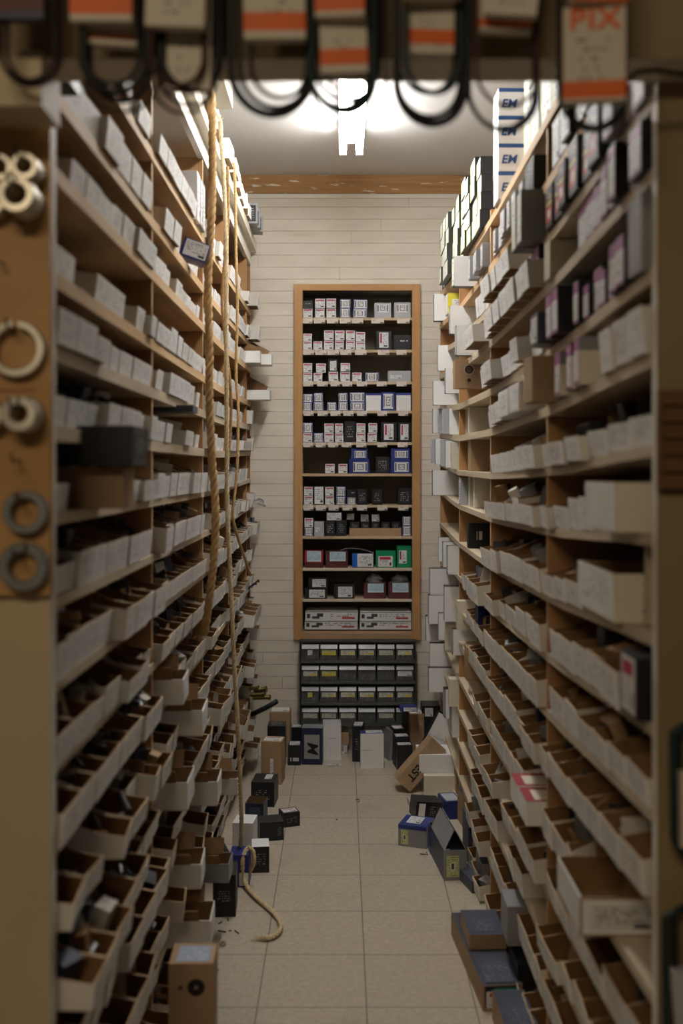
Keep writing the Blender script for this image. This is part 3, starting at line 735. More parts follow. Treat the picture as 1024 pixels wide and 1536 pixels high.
for s, mk in ((8, 'print_white'), (9, 'print_white')):   # white edge strips
    MB().box(IX0, IX1, CY - .002, CY, SHZ[s] - .015, SHZ[s] - .001, 'belt_card').build('edge_strip', cab)
TY = {'R': ('red-barred white box end', 'carton_black', [('f', .03, .03, .97, .97, 'label_red')]),
      'B': ('blue-edged framed white box end', 'carton_blue', [('f', .06, .06, .94, .94, 'label_frame')]),
      'D': ('plain black box with a row of white dots', 'carton_black', [('f', .1, .52, .9, .68, 'label_dots')]),
      'T': ('grey-printed black box', 'carton_black', [('f', .1, .1, .9, .9, 'label_darktext')]),
      'G': ('light grey box with framed label', 'carton_lightgrey', [('f', .16, .35, .84, .9, 'label_frame')]),
      'g': ('plain light grey box', 'carton_lightgrey', [('f', .1, .3, .6, .6, 'label_text')]),
      'L': ('grey-fronted box with text', 'carton_black', [('f', .05, .05, .95, .95, 'label_text')]),
      'V': ('black box with upright label', 'carton_black', [('f', .18, .12, .8, .92, 'label_vert')]),
      'K': ('black box with white label', 'carton_black', [('f', .2, .1, .9, .85, 'label_text')]),
      'W': ('white box with blue band', {'*': 'carton_white', 't': 'carton_blue'}, [('f', 0, .88, 1, 1, 'carton_blue')]),
      'U': ('blue box with an upright framed label', 'carton_blue', [('f', .14, .1, .86, .9, 'label_frame')]),
      'X': ('larger blue labelled box', 'carton_blue', [('f', .2, .12, .9, .78, 'label_frame')]),
      'M': ('brown box with pale blue label', 'carton_maroon', [('f', .18, .4, .9, .97, 'label_blue')]),
      'Q': ('red box with a pale blue label', {'*': 'carton_maroon', 'f': 'carton_red'}, [('f', .12, .35, .88, .97, 'label_blue'), ('f', 0, 0, 1, .3, 'carton_maroon')]),
      'b': ('bright blue and white box', 'carton_navy', [('f', .02, .06, .98, .97, 'carton_white'), ('f', .0, .06, .24, .97, 'carton_brightblue'), ('f', .28, .08, .97, .9, 'label_text')]),
      'E': ('green box with a red and white label', 'carton_green', [('f', .12, .06, .85, .7, 'label_redbar')]),
      'e': ('tall green box with upright label', 'carton_green', [('f', .14, .2, .7, .8, 'label_vert')]),
      'J': ('long flat white printed box', 'carton_white', [('f', 0, 0, 1, 1, 'label_longbox')]),
      'y': ('wide open kraft tray', 'kraft_box', [])}
CB = [ # shelf, row, coords, list
 (0, 'lower', A6, [('R',117,247,190,318),('R',205,247,278,318),('R',288,247,362,318),('B',388,247,465,318),('B',482,252,588,318)]),
 (0, 'upper', A6, [('D',117,190,188,243),('R',205,172,281,243),('R',288,172,362,243),('B',388,178,468,243),('B',488,180,592,248)]),
 (0, 'single', A6, [('G',640,210,762,320),('G',785,207,906,320)]),
 (1, 'lower', A6, [('R',117,483,186,548),('R',192,483,262,548),('R',270,480,345,550),('R',350,480,420,550),('R',430,480,500,550),('R',503,490,575,550)]),
 (1, 'upper', A6, [('R',117,424,186,480),('R',270,402,345,478),('R',350,402,424,478),('R',430,402,500,478),('R',503,412,575,486)]),
 (1, 'single', A6, [('V',655,408,765,548),('D',782,440,908,550)]),
 (2, 'lower', A6, [('R',117,718,188,786),('R',193,716,262,782),('R',303,710,378,785),('R',388,708,464,782),('R',477,710,550,780),('B',570,708,675,778)]),
 (2, 'upper', A6, [('R',117,640,187,710),('R',212,640,288,710),('K',302,615,370,706),('R',390,640,465,704)]),
 (2, 'single', A6, [('g',740,705,906,785)]),
 (3, 'lower', A6, [('B',117,938,185,998),('B',193,932,270,998),('B',293,928,365,992),('B',375,926,448,992),('B',460,928,573,993)]),
 (3, 'upper', A6, [('B',117,866,190,930),('B',197,862,265,928),('B',375,856,445,922),('B',458,853,573,924)]),
 (3, 'single', A6, [('W',578,870,688,998),('U',691,860,792,998),('W',800,868,906,998)]),
 (4, 'lower', A6, [('R',117,1162,188,1232),('B',195,1158,268,1228),('R',272,1160,345,1230),('R',350,1162,416,1230),('T',420,1072,500,1228),('R',505,1160,577,1230),('R',588,1160,660,1230)]),
 (4, 'upper', A6, [('B',117,1083,190,1158),('R',272,1086,345,1156),('R',350,1086,412,1158),('R',507,1085,577,1156),('R',595,1083,663,1156)]),
 (4, 'single', A6, [('V',690,1085,803,1232),('V',814,1085,908,1230)]),
 (5, 'lower', A7, [('R',278,72,352,146),('R',375,72,445,146),('X',454,38,605,146),('T',650,22,750,146),('X',757,38,906,146)]),
 (5, 'upper', A7, [('X',470,-42,592,34),('X',762,-42,900,34)]),
 (6, 'lower', A7, [('R',124,307,192,374),('L',198,233,272,374),('R',278,310,348,376),('B',360,310,430,374),('B',437,312,508,372),('T',515,262,588,376),('T',625,260,697,376),('T',812,250,910,374)]),
 (6, 'upper', A7, [('R',124,233,192,302),('R',278,237,346,305),('B',360,232,432,304),('D',440,258,508,308)]),
 (7, 'lower', A7, [('B',128,540,192,605),('g',200,497,273,605),('T',280,490,355,605),('T',360,490,437,605),('y',458,545,838,605),('B',845,528,908,605)]),
 (7, 'upper', A7, [('R',128,462,195,532),('L',287,428,405,488),('B',845,455,908,524)]),
 (8, 'single', A7, [('Q',130,710,268,838),('M',283,718,448,840),('b',478,735,635,842),('E',650,715,797,838),('e',805,678,908,838)]),
 (9, 'lower', A7, [('K',130,985,295,1065),('K',345,960,495,1065),('M',562,950,725,1065),('M',742,945,906,1065)]),
 (9, 'upper', A7, [('K',158,910,300,985)]),
 (10, 'lower', A7, [('J',130,1262,518,1326),('J',533,1262,910,1326)]),
 (10, 'upper', A7, [('J',135,1192,520,1262),('J',535,1195,910,1262)])]
RW = {'lower': 'bottom row', 'upper': 'top row', 'single': 'unstacked boxes at the right'}
placed = {}
for s, row, A, lst in CB:
    cnt = {}
    for (ty, x0, y0, x1, y1) in lst: cnt[ty] = cnt.get(ty, 0) + 1
    seen = {}
    for (ty, x0, y0, x1, y1) in lst:
        seen[ty] = seen.get(ty, 0) + 1
        p0, p1 = A((x0, y1)), A((x1, y0)); yf = CY + RN.uniform(.002, .010); xa, xb = PX(p0[0], yf) + .0006, PX(p1[0], yf) - .0006
        xa = max(xa, IX0 + .001); xb = min(xb, IX1 - .001)
        h = (p0[1] - p1[1]) * yf / F; z0 = SHZ[s]
        if row == 'upper':
            for (a, b, tz) in placed.get(s, []):
                if a < xb - .002 and b > xa + .002: z0 = max(z0, tz)
        else: h -= .001
        nxt = (SHZ[s - 1] - .016) if s else IZ1 - .01
        h = min(h, nxt - z0 - .004)
        placed.setdefault(s, []).append((xa, xb, z0 + h))
        de, mk, pan = TY[ty]; d = .12 if ty not in 'JyM' else .2
        where = {'lower': 'lower row', 'upper': 'upper row', 'single': 'right half'}[row]
        if s == 8: where = 'shelf with the green boxes'
        pos = '%s from left, ' % nth(seen[ty]) if cnt[ty] > 1 else ''
        lab = '%s, %s%s, %s cabinet shelf' % (de, pos, where, nth(s + 1)) if s != 8 else '%s, %son the cabinet shelf with green boxes' % (de, pos)
        if s == 10: lab = '%s, %s at %s of cabinet bottom' % (de, 'lower' if row == 'lower' else 'upper', 'left' if seen[ty] == 1 else 'right')
        ot = 'kraft' if ty == 'y' else None
        o = carton('bearing_box' if ty not in 'JyMQbEe' else ('tool_box_carton' if ty == 'J' else 'cardboard_tray' if ty == 'y' else 'parts_carton'), lab, 'box', ((xa + xb) / 2, yf + d / 2, z0 + .0003), (xb - xa, d, h), mk, panels=pan, group='boxes in the back cabinet', bev=.0008, open_top=ot)
# small boxes standing in the tray, plastic bags
for i, (a, b) in enumerate(((462, 533), (540, 608), (615, 680), (690, 755), (765, 828))):
    p0, p1 = A7((a, 600)), A7((b, 500)); yf = CY + .03
    carton('bearing_box', 'small black box standing in the kraft tray, %s from left' % nth(i + 1), 'box', (PX((p0[0] + p1[0]) / 2, yf), yf + .06, SHZ[7] + .0036), ((p1[0] - p0[0]) * yf / F - .002, .1, .072), 'carton_black', panels=[('f', .1, .5, .9, .9, 'label_darktext')], group='boxes in the back cabinet', bev=.0008)
for i, (a, b) in enumerate(((435, 495), (538, 600), (617, 680))):
    p0, p1 = A7((a, 488)), A7((b, 424)); yf = CY + .04
    carton('bearing_box', 'small grey-labelled box on top of the tray boxes, %s from left' % nth(i + 1), 'box', (PX((p0[0] + p1[0]) / 2, yf), yf + .05, SHZ[7] + (.0762 if i else .0862)), ((p1[0] - p0[0]) * yf / F - .002, .09, .042 if i else .035), 'carton_black', panels=[('f', .05, .05, .95, .95, 'label_text')], group='boxes in the back cabinet', bev=.0008)
def bag(label, c, r, seed):
    rb = random.Random(seed); mb = MB(); n, k = 14, 9
    g = [[None] * n for _ in range(k)]
    for i in range(k):
        for j in range(n):
            a = 2 * math.pi * j / n; b = (i / (k - 1)) * math.pi * .5
            q = 1 + rb.uniform(-.16, .16)
            g[i][j] = (r[0] * math.cos(a) * math.cos(b) * q, r[1] * math.sin(a) * math.cos(b) * q, r[2] * math.sin(b) * q)
    for i in range(k - 1):
        for j in range(n):
            q = (j + 1) % n; mb.quad([g[i][j], g[i][q], g[i+1][q], g[i+1][j]], 'clear_plastic')
    o = mb.build('plastic_bag', None, c, smooth=True); tag(o, label, 'bag', 'clear plastic bags in the cabinet'); return o
for lab, x, y, sd in (('crumpled clear plastic bag on the left red-brown box', 643, 952, 1), ('crumpled clear plastic bag on the right red-brown box under the green boxes', 824, 948, 2)):
    p = A7((x, y)); bag(lab, (PX(p[0], CY + .05), CY + .055, SHZ[9] + .0845), (.05, .045, .045), sd)
p = A7((515, 730)); mb = MB()
pts = [(PX(A7((x, y))[0], CY + .03), CY + .03, PZ(A7((x, y))[1], CY + .03)) for x, y in ((392, 712), (430, 700), (480, 696), (540, 702), (590, 714), (632, 730))]
for a, b in zip(pts, pts[1:]):
    mb.quad([a, b, (b[0], b[1] + .08, b[2]), (a[0], a[1] + .08, a[2])], 'dark_metal'); 
    mb.quad([(a[0], a[1], a[2] + .004), (a[0], a[1] + .08, a[2] + .004), (b[0], b[1] + .08, b[2] + .004), (b[0], b[1], b[2] + .004)], 'dark_metal'); mb.quad([a, (a[0], a[1], a[2] + .004), (b[0], b[1], b[2] + .004), b], 'carton_grey')
tag(mb.build('sanding_sheet'), 'curled black sheet lying over the bright blue box in the cabinet', 'sheet')

# ------------------------------------------------------------------ drawer cabinet under it
YD = 5.30
dc = thing('drawer_cabinet', 'black small-parts drawer cabinet with clear drawers under the wall cabinet', 'drawer cabinet', (0, 0, 0))
D5 = lambda x, y: (PX(440 + x / 5.12, YD), PZ(950 + y / 5.12, YD))
x0, zt = D5(46, 62); x1, zb = D5(940, 735)
MB().box(x0, x0 + .008, YD + .004, YB - .001, zb, zt, 'drawer_frame').build('side_panel', dc); MB().box(x1 - .008, x1, YD + .004, YB - .001, zb, zt, 'drawer_frame').build('side_panel', dc)
MB().box(x0 + .008, x1 - .008, YD + .004, YB - .001, zt - .008, zt, 'drawer_frame').build('top_panel', dc); MB().box(x0 + .008, x1 - .008, YB - .008, YB - .001, zb, zt - .008, 'drawer_frame').build('back_panel', dc)
rowy = [(88, 208, 228), (250, 368, 388), (413, 530, 552), (575, 690, 712)]
cols = [62, 205, 350, 497, 643, 788]; rd = random.Random(8)
yl = [['p', 'y', 'Y', 'Y', 'd', 'Y'], ['Y', 'y', '', '', '', 'p'], ['q', 'Y', 'Y', 'Y', 'Y', 'Y'], ['d', 'd', 'd', '', 'd', '']]
for r, (ya, yb2, yc) in enumerate(rowy):
    za, zc = D5(0, yb2)[1], D5(0, yc)[1]
    bevel(MB().box(x0 + .008, x1 - .008, YD - .004, YB - .01, zc, za, 'drawer_shelf').build('rail', dc), .002)
    for k, cx in enumerate(cols):
        a, zT = D5(cx, ya); b, _ = D5(cx + 134, ya); zB = za + .0012
        dr = MB(); w = b - a; h = zT - zB
        dr.box(a, b, YD + .004, YD + .007, zB, zT - h * .24, 'drawer_plastic'); dr.box(a, b, YD + .007, YD + .08, zB, zB + .002, 'drawer_plastic')
        dr.box(a, a + .002, YD + .007, YD + .08, zB + .002, zT - .004, 'drawer_shelf'); dr.box(b - .002, b, YD + .007, YD + .08, zB + .002, zT - .004, 'drawer_shelf')
        d = dr.build('drawer', dc)
        m = MB(); m.quad([(a + .002, YD - .002, zT - h * .26), (b - .002, YD - .002, zT - h * .26), (b - .002, YD + .012, zT), (a + .002, YD + .012, zT)], 'drawer_lip'); m.quad([(a + .002, YD + .006, zT - h * .26), (a + .002, YD + .014, zT), (b - .002, YD + .014, zT), (b - .002, YD + .006, zT - h * .26)], 'drawer_lip')
        m.quad([(a + .002, YD + .006, zT - h * .26), (b - .002, YD + .006, zT - h * .26), (b - .002, YD - .002, zT - h * .26), (a + .002, YD - .002, zT - h * .26)], 'drawer_lip')
        m.build('pull', d)
        L = yl[r][k]
        if L:
            mk = {'Y': 'label_drawer', 'y': 'label_drawer_yellow', 'd': 'label_drawer_pale', 'p': 'label_text', 'q': 'label_drawer_yellow'}[L]
            u0, u1 = (.1, .9) if L != 'q' and not (L == 'p' and r == 0) else (.35, .62)
            MB().box(a + w * u0, a + w * u1, YD + .0028, YD + .004, zB + h * .32, zB + h * .64, mk).build('label', d)
        if L in ('', 'Y', 'y', 'p', 'q'):
            m = MB()
            for _ in range(5):
                x = rd.uniform(a + .014, b - .014); m.tube([(x, YD + .02 + rd.uniform(0, .04), zB + .003), (x + rd.uniform(-.006, .006), YD + .02, zB + h * rd.uniform(.25, .5))], rd.uniform(.003, .006), rd.choice(['steel', 'grey_steel', 'steel']), 7)
            m.build('small_parts', d)

# ------------------------------------------------------------------ cartons on the right rack
def z_on(Z, y, sag=sagR): return Z + sag(y) + .0006
def rbox(label, si, y0, y1, h, prot, mk, panels=(), depth=.22, name='carton', group='cartons on the right rack', dz=0, rot=0, cat='box'):
    yc = (y0 + y1) / 2; w = depth
    z = max(z_on(ZR[si], y0), z_on(ZR[si], y1)) + dz
    return carton(name, label, cat, (XR - prot + w / 2, yc, z), (w, y1 - y0 - .002, h), mk, (0, 0, rot), panels, group)
def row(desc, si, y0, y1, wids, hs, prot, mk, panels, cat='box', name='carton', dz=0, levels=1, depth=.22, seed=0):
    rg = random.Random(seed + si * 7); y = y0; n = 0
    while True:
        w = rg.choice(wids)
        if y + w > y1: break
        n += 1; z = dz; p = rg.uniform(*prot); h = rg.choice(hs)
        for l in range(levels):
            lev = '' if levels == 1 else (', %s layer' % ('lowest', 'second', 'third', 'highest')[l] if levels == 4 else ', %s layer' % ('lower', 'upper')[l])
            rbox('%s, %s from near end%s, %s right shelf' % (desc, nth(n), lev, nth(si + 1)), si, y, y + w, h, p + rg.uniform(-.006, .006), mk, panels, depth, name, dz=z, rot=rg.gauss(0, .012))
            z += h + .001
        y += w + .003
LP = [('l', .04, .03, .96, .97, 'label_purple')]
LG = [('l', .04, .03, .96, .97, 'label_greenyellow')]
LRY = [('l', .05, .03, .95, .97, 'label_redyellow'), ('f', .0, .3, .3, .9, 'label_darktext')]
KW = 'carton_black'
# top of the rack: stacked white and lime boxes
row('lime spined dark box', 0, 3.56, 5.12, (.11, .13), (.062, .07), (.0, .03), 'carton_black', LG, levels=4, name='filter_box', seed=3)
row('white carton standing in glare', 0, 1.9, 2.86, (.1, .13), (.14, .16), (-.01, .004), 'carton_white', LG, levels=2, name='filter_box', seed=4)
for l in range(4):
    dim = (.086, .10, .088)
    o = carton('filter_box', 'white box with blue bold letters, %s up in the stack atop the right rack' % nth(l + 1), 'box', (PX(747, 3.2) + .043, 3.25, z_on(ZR[0], 3.25) + l * .089), dim, {'*': 'carton_white'}, (0, 0, .02 * (l % 2)), [('f', 0, .86, 1, 1, 'print_blue')], 'blue lettered boxes atop the right rack')
    lettering(o, dim, 'f', .38, .42, 'EM', .038, 'print_blue', 0, .0008, .2)
row('white spined grey box', 1, 2.74, 3.36, (.05, .06, .07), (.07, .08), (.0, .03), 'carton_lightgrey', [('l', .04, .03, .96, .97, 'label_text')], seed=9)
row('upright dark binder box', 1, 3.47, 3.8, (.05, .06), (.075, .085), (.0, .04), 'carton_grey', [('l', .2, .1, .8, .9, 'label_text')], seed=2)
# near bay
row('black box with white spine', 1, 1.9, 2.48, (.06, .08), (.11, .12), (.0, .02), KW, [('l', .04, .03, .96, .97, 'label_text')], seed=1)
rbox('black glossy box at the second divider under the top shelf', 1, 2.55, 2.68, .085, .02, KW, [('l', .05, .05, .95, .95, 'label_darktext')])
row('grey and white box', 2, 1.655, 1.90, (.055, .07), (.085, .1), (.0, .02), 'carton_grey', LP, seed=2)
row('red yellow and black box', 2, 1.93, 2.46, (.08, .09), (.1, .115), (.005, .02), KW, LRY, seed=3)
for k, (a, b) in enumerate(((2.53, 2.60), (2.61, 2.68))): rbox('tall grey box with white spine, %s past the first divider, right rack third shelf' % nth(k + 1), 2, a, b, .13, .055, 'carton_grey', [('l', .06, .03, .94, .97, 'label_greenyellow')])
row('black box with purple and white label', 3, 1.66, 2.2, (.05, .06, .075), (.085, .1), (-.01, .015), KW, LP, seed=5)
rbox('plain cream box standing by the first divider, right rack fourth shelf', 3, 2.40, 2.47, .09, .01, 'carton_cream')
row('slim black box with white spine', 3, 2.52, 2.72, (.05, .06), (.1, .11), (.01, .02), KW, LP, seed=6)
rbox('large grey box beside the end panel, right rack fifth shelf', 4, 1.66, 1.74, .13, .012, 'carton_grey')
row('black box with purple and white label', 4, 1.76, 2.16, (.05, .06), (.07, .09), (-.005, .012), KW, LP, seed=7)
for k, (a, b) in enumerate(((2.22, 2.285), (2.288, 2.35))):
    rbox('big black box with purple and white spine, %s of the pair, right rack fifth shelf' % ('nearer', 'farther')[k], 4, a, b, .105, .03, KW, LP + [('f', .12, .3, .3, .9, 'label_dots')] if k == 0 else LP, .24)
rbox('grey box with a yellow stripe beside the black and purple pair', 4, 2.37, 2.46, .075, .045, 'carton_slate', [('f', .55, .05, .85, .95, 'carton_yellow'), ('l', .1, .1, .9, .9, 'label_text')], .2)
rbox('tall plain kraft box standing across the first divider', 5, 2.36, 2.47, .108, .06, 'kraft_box', (), .2)
for k, (a, b) in enumerate(((2.06, 2.11), (2.13, 2.18), (2.24, 2.30))): rbox('dark binder box with maroon and white spine, %s from near end, right rack sixth shelf' % nth(k + 1), 5, a, b, .10, .02, 'carton_grey' if k != 1 else 'carton_maroon', LP + [('f', 0, .0, .5, .7, 'carton_cream')])
rbox('white carton standing on end, first of a pair in the second bay', 5, 2.62, 2.78, .075, .045, 'carton_white', [('l', .05, .05, .95, .95, 'bin_front')])
rbox('white carton standing on end, second of a pair in the second bay', 5, 2.79, 2.97, .075, .045, 'carton_white', [('l', .05, .05, .95, .95, 'bin_front')])
def obox(label, si, y0, y1, h, prot, mk, panels=(), depth=.26):
    yc = (y0 + y1) / 2
    o = carton('parts_bin', label, 'bin', (XR - prot + depth / 2, yc, max(z_on(ZR[si], y0), z_on(ZR[si], y1))), (depth, y1 - y0, h), mk, (0, 0, 0), panels, 'large open bins on the right rack', open_top='kraft')
    return o
obox('large cream open bin beside the right end panel, eighth shelf', 7, 1.70, 1.91, .085, .045, {'*': 'carton_cream', 'f': 'carton_cream', 'l': 'bin_white'}, [('f', .62, .2, .72, .5, 'label_darktext')])
obox('large wide white open bin, near end of the ninth right shelf', 8, 1.80, 2.075, .088, .02, {'*': 'carton_cream', 'l': 'bin_front'}, [('f', .2, .2, .45, .26, 'print_black')])
rbox('black, red and white box at the near end of the tenth right shelf', 9, 1.66, 1.76, .105, .02, KW, [('l', .1, .05, .9, .95, 'label_redbar')], .2)
o = obox('large kraft open bin with white label and raised flaps, thirteenth right shelf', 12, 1.86, 2.06, .072, .066, {'*': 'kraft_box', 'f': 'kraft_box', 'l': 'bin_white'}, [('f', .02, .05, .8, .93, 'carton_white'), ('f', .1, .15, .7, .8, 'label_text')], .2)
for dy, an in ((-.095, .5), (.095, -.35)): MB().box(-.02, .1, -.0015, .0015, 0, .07, 'kraft', Matrix.Translation((0, dy, .07)) @ Matrix.Rotation(an, 4, 'X')).build('flap', o)
# far bays: white boxes stood on edge, sticking out into the aisle  (px left, right, top, bottom, near Y, thickness, description, kind)
WB = [(680, 728, 391, 436, 3.86, .05, 'white carton with lime edge sticking out under the lime stack', 'wl'),
 (671, 690, 440, 470, 4.66, .10, 'yellow and white box pushed in beside a white carton', 'yl'),
 (651, 674, 434, 474, 5.02, .05, 'white carton sticking out farthest near the back wall, highest of its column', 'w'),
 (666, 680, 372, 418, 4.95, .08, 'black box with a row of white dots at the rack top corner', 'bk'),
 (675, 708, 463, 505, 4.2, .04, 'white carton sticking out above the one with rounded black edge', 'w'),
 (684, 717, 476, 521, 3.92, .04, 'white carton with black edge behind the protruding white bins', 'w'),
 (657, 690, 505, 543, 4.80, .04, 'white carton sticking out beside the printed kraft box, higher', 'w'),
 (650, 684, 561, 597, 4.86, .05, 'white carton sticking out below and left of the printed kraft box', 'w'),
 (668, 702, 552, 590, 4.60, .04, 'white and blue carton half behind the printed kraft box', 'w'),
 (649, 668, 613, 649, 5.03, .03, 'thin white carton, first in the upright row level with the cream boxes', 'w'),
 (658, 676, 612, 649, 4.90, .03, 'thin grey carton, second in the upright row level with the cream boxes', 'g'),
 (664, 684, 611, 649, 4.78, .03, 'thin grey carton, third in the upright row level with the cream boxes', 'g'),
 (674, 706, 609, 648, 4.62, .05, 'white carton, fourth in the upright row level with the cream boxes', 'w'),
 (698, 716, 602, 645, 4.36, .05, 'cream carton, slimmer of the two beside the upright row', 'c'),
 (704, 734, 597, 637, 4.12, .06, 'wide cream carton ending the upright row', 'c'),
 (647, 664, 662, 698, 5.04, .03, 'dark edged carton, first in the row with a big kraft box', 'g'),
 (653, 680, 660, 698, 4.92, .03, 'white carton, second in the row with a big kraft box', 'w'),
 (661, 690, 665, 704, 4.74, .03, 'thin grey carton, third in the row with a big kraft box', 'g'),
 (668, 700, 664, 704, 4.62, .03, 'thin white carton, fourth in the row with a big kraft box', 'w'),
 (677, 706, 663, 704, 4.44, .05, 'worn white carton, fifth in the row with a big kraft box', 'c'),
 (706, 737, 657, 704, 4.02, .10, 'big plain kraft box ending the row of thin cartons', 'k'),
 (649, 690, 713, 750, 4.86, .05, 'large white carton alone above the empty far compartment', 'w'),
 (690, 706, 722, 762, 4.30, .05, 'grey upright carton left of the cream carton stack', 'g'),
 (704, 722, 724, 768, 4.16, .04, 'narrow cream carton left of a wider cream one', 'c'),
 (712, 740, 722, 771, 3.98, .06, 'wide cream carton over the empty compartment', 'c'),
 (703, 716, 770, 808, 4.04, .06, 'black box standing in the empty-looking far compartment', 'bk'),
 (658, 692, 816, 852, 4.80, .03, 'white carton, farthest of three leaning in the dark far compartment', 'w'),
 (664, 700, 824, 862, 4.62, .03, 'white carton, middle of three leaning in the dark far compartment', 'w'),
 (671, 708, 833, 876, 4.40, .04, 'white carton, nearest of three leaning in the dark far compartment', 'w'),
 (645, 673, 853, 892, 5.0, .06, 'grey edged white carton sticking out below the three leaning cartons', 'w'),
 (717, 734, 847, 890, 3.72, .06, 'navy and grey box standing in the third bay', 'nv'),
 (667, 708, 880, 932, 4.50, .07, 'dark topped white carton beside a cream carton', 'w'),
 (643, 676, 893, 936, 4.98, .06, 'dark topped white carton low on the far right rack', 'w'),
 (686, 722, 902, 945, 4.22, .06, 'cream carton with lidded end in the third bay', 'c'),
 (716, 737, 912, 955, 3.70, .05, 'blue box in a small kraft tray in the third bay', 'bl'),
 (639, 662, 931, 968, 5.06, .06, 'grey white carton nearest the back wall at cabinet bottom height', 'w'),
 (658, 676, 920, 960, 4.80, .04, 'narrow white carton with black spine at cabinet bottom height', 'w'),
 (668, 702, 933, 976, 4.58, .06, 'cream sided carton next to a bright white one', 'c'),
 (679, 703, 944, 983, 4.36, .05, 'bright white carton above the tall kraft box', 'w'),
 (700, 725, 972, 1021, 4.02, .08, 'tall kraft box standing in the third bay', 'k'),
 (645, 676, 960, 1003, 5.0, .05, 'tall white carton far back below cabinet height', 'w'),
 (643, 674, 1002, 1038, 4.96, .05, 'tilted grey white carton above the fallen boxes', 'w'),
 (674, 716, 1007, 1048, 4.40, .07, 'large worn cream carton in the third bay', 'c'),
 (667, 704, 1041, 1085, 4.70, .06, 'pale grey carton behind the large black topped carton', 'w'),
 (677, 713, 1064, 1110, 4.42, .08, 'large black topped white carton low on the right rack', 'w')]
WM = {'w': {'*': 'carton_black', 'f': 'carton_white'}, 'wl': {'*': 'carton_black', 'f': 'carton_white'}, 'g': {'*': 'carton_grey', 'f': 'carton_lightgrey'}, 'c': 'carton_cream', 'k': 'kraft_box', 'bk': 'carton_black', 'nv': {'*': 'carton_navy', 'f': 'carton_grey'}, 'bl': 'carton_blue', 'yl': {'*': 'carton_white', 'f': 'carton_yellow'}}
WP = {'w': [('l', .0, .04, .9, .96, 'carton_lightgrey'), ('f', .55, .42, .97, .425, 'print_grey')], 'wl': [('l', .05, .05, .95, .95, 'label_greenyellow'), ('f', .45, .5, .97, .505, 'print_grey')], 'g': [('l', .05, .05, .95, .95, 'label_text')], 'c': [('f', .1, .55, .9, .555, 'print_grey')], 'k': [], 'bk': [('f', .3, .1, .6, .9, 'label_dots')], 'nv': [('f', .1, .1, .5, .6, 'label_text')], 'bl': [('f', .3, .05, .95, .45, 'label_text')], 'yl': [('f', .2, .3, .8, .7, 'label_text')]}
for (a, b, t_, bt, Y, th, lab, k) in WB:
    x0 = PX(a, Y); x1 = max(PX(b, Y), x0 + .02); x1 = max(x1, XR + .09) if x0 < XR else x1 + .06
    z0 = PZ(bt, Y); z1 = PZ(t_, Y)
    best = None
    for Z in ZR:
        zz = z_on(Z, Y + th / 2)
        if abs(zz - z0) < .05 and (best is None or abs(zz - z0) < abs(best - z0)): best = zz
    if best is not None: z1 += best - z0; z0 = best
    carton('flat_carton', lab, 'box', ((x0 + x1) / 2, Y + th / 2, z0), (x1 - x0, th, z1 - z0), WM[k], (0, 0, RN.gauss(0, .03)), WP[k], 'upright cartons in the far right bays')
# printed kraft box with a round emblem
Y = 4.02; x0, x1 = PX(682, Y), PX(719, Y); dim = (x1 - x0 + .06, .07, PZ(539, Y) - PZ(582, Y))
o = carton('flat_carton', 'kraft box printed with a round black emblem sticking out of the right rack', 'box', ((x0 + x1 + .06) / 2, Y + .035, PZ(582, Y)), dim, 'kraft_box', (0, 0, .02), [], 'upright cartons in the far right bays')
m = MB(); cx = -dim[0] / 2 + (x1 - x0) * .57
m.ring((cx, -dim[1] / 2 - .0006, dim[2] * .64), .0215, .0185, .001, 'print_grey'); m.ring((cx, -dim[1] / 2 - .0006, dim[2] * .64), .0155, .0125, .001, 'print_black')
for i in range(-2, 3): m.box(cx - .016 + abs(i) * .003, cx + .016 - abs(i) * .003, -dim[1] / 2 - .001, -dim[1] / 2, dim[2] * .64 + i * .005 - .001, dim[2] * .64 + i * .005 + .001, 'print_black')
m.ring((cx, -dim[1] / 2 - .0006, dim[2] * .27), .007, .002, .001, 'print_black')
m.build('printed_emblem', o)

# ------------------------------------------------------------------ oddments on the left rack
def lbox(label, si, y0, y1, h, prot, mk, panels=(), depth=.22, dz=0, rot=0, name='carton', ry=0):
    return carton(name, label, 'box', (XL + prot - depth / 2, (y0 + y1) / 2, z_on(ZL[si], (y0 + y1) / 2, sagL) + dz), (depth, y1 - y0, h), mk, (0, ry, rot), panels, 'cartons on the left rack')
lbox('kraft carton under the black box in the near left bay', 6, 1.92, 2.02, .078, .07, 'kraft_box', (), .25)
lbox('large black carton sticking out of the near left bay', 6, 1.88, 2.03, .075, .095, 'carton_black', [('r', .1, .2, .9, .8, 'label_darktext')], .24, dz=.082)
lbox('small dark carton on the second left shelf under the header', 1, 1.69, 1.75, .05, .03, 'carton_black', [('f', .5, .1, .95, .9, 'carton_grey')], .1)
lbox('blue and white box tipping off the second left shelf', 1, 3.16, 3.24, .06, .05, 'carton_blue', [('f', .08, .1, .95, .95, 'label_text')], .085, rot=.25, ry=.3, dz=.014)
for k, (a, b, mk) in enumerate(((3.30, 3.37, 'carton_white'), (3.38, 3.43, 'carton_grey'), (3.44, 3.49, 'carton_grey'))): lbox('tall %s carton by the second divider atop the first left shelf, %s along' % (('white', 'grey', 'grey')[k], nth(k + 1)), 0, a, b, .16, .012, mk, [('r', .05, .05, .95, .95, 'label_text')], dz=.0)
lbox('dark flat box lying beneath the third left shelf lip', 5, 2.95, 3.05, .02, .05, 'carton_slate', (), .2, dz=.095)
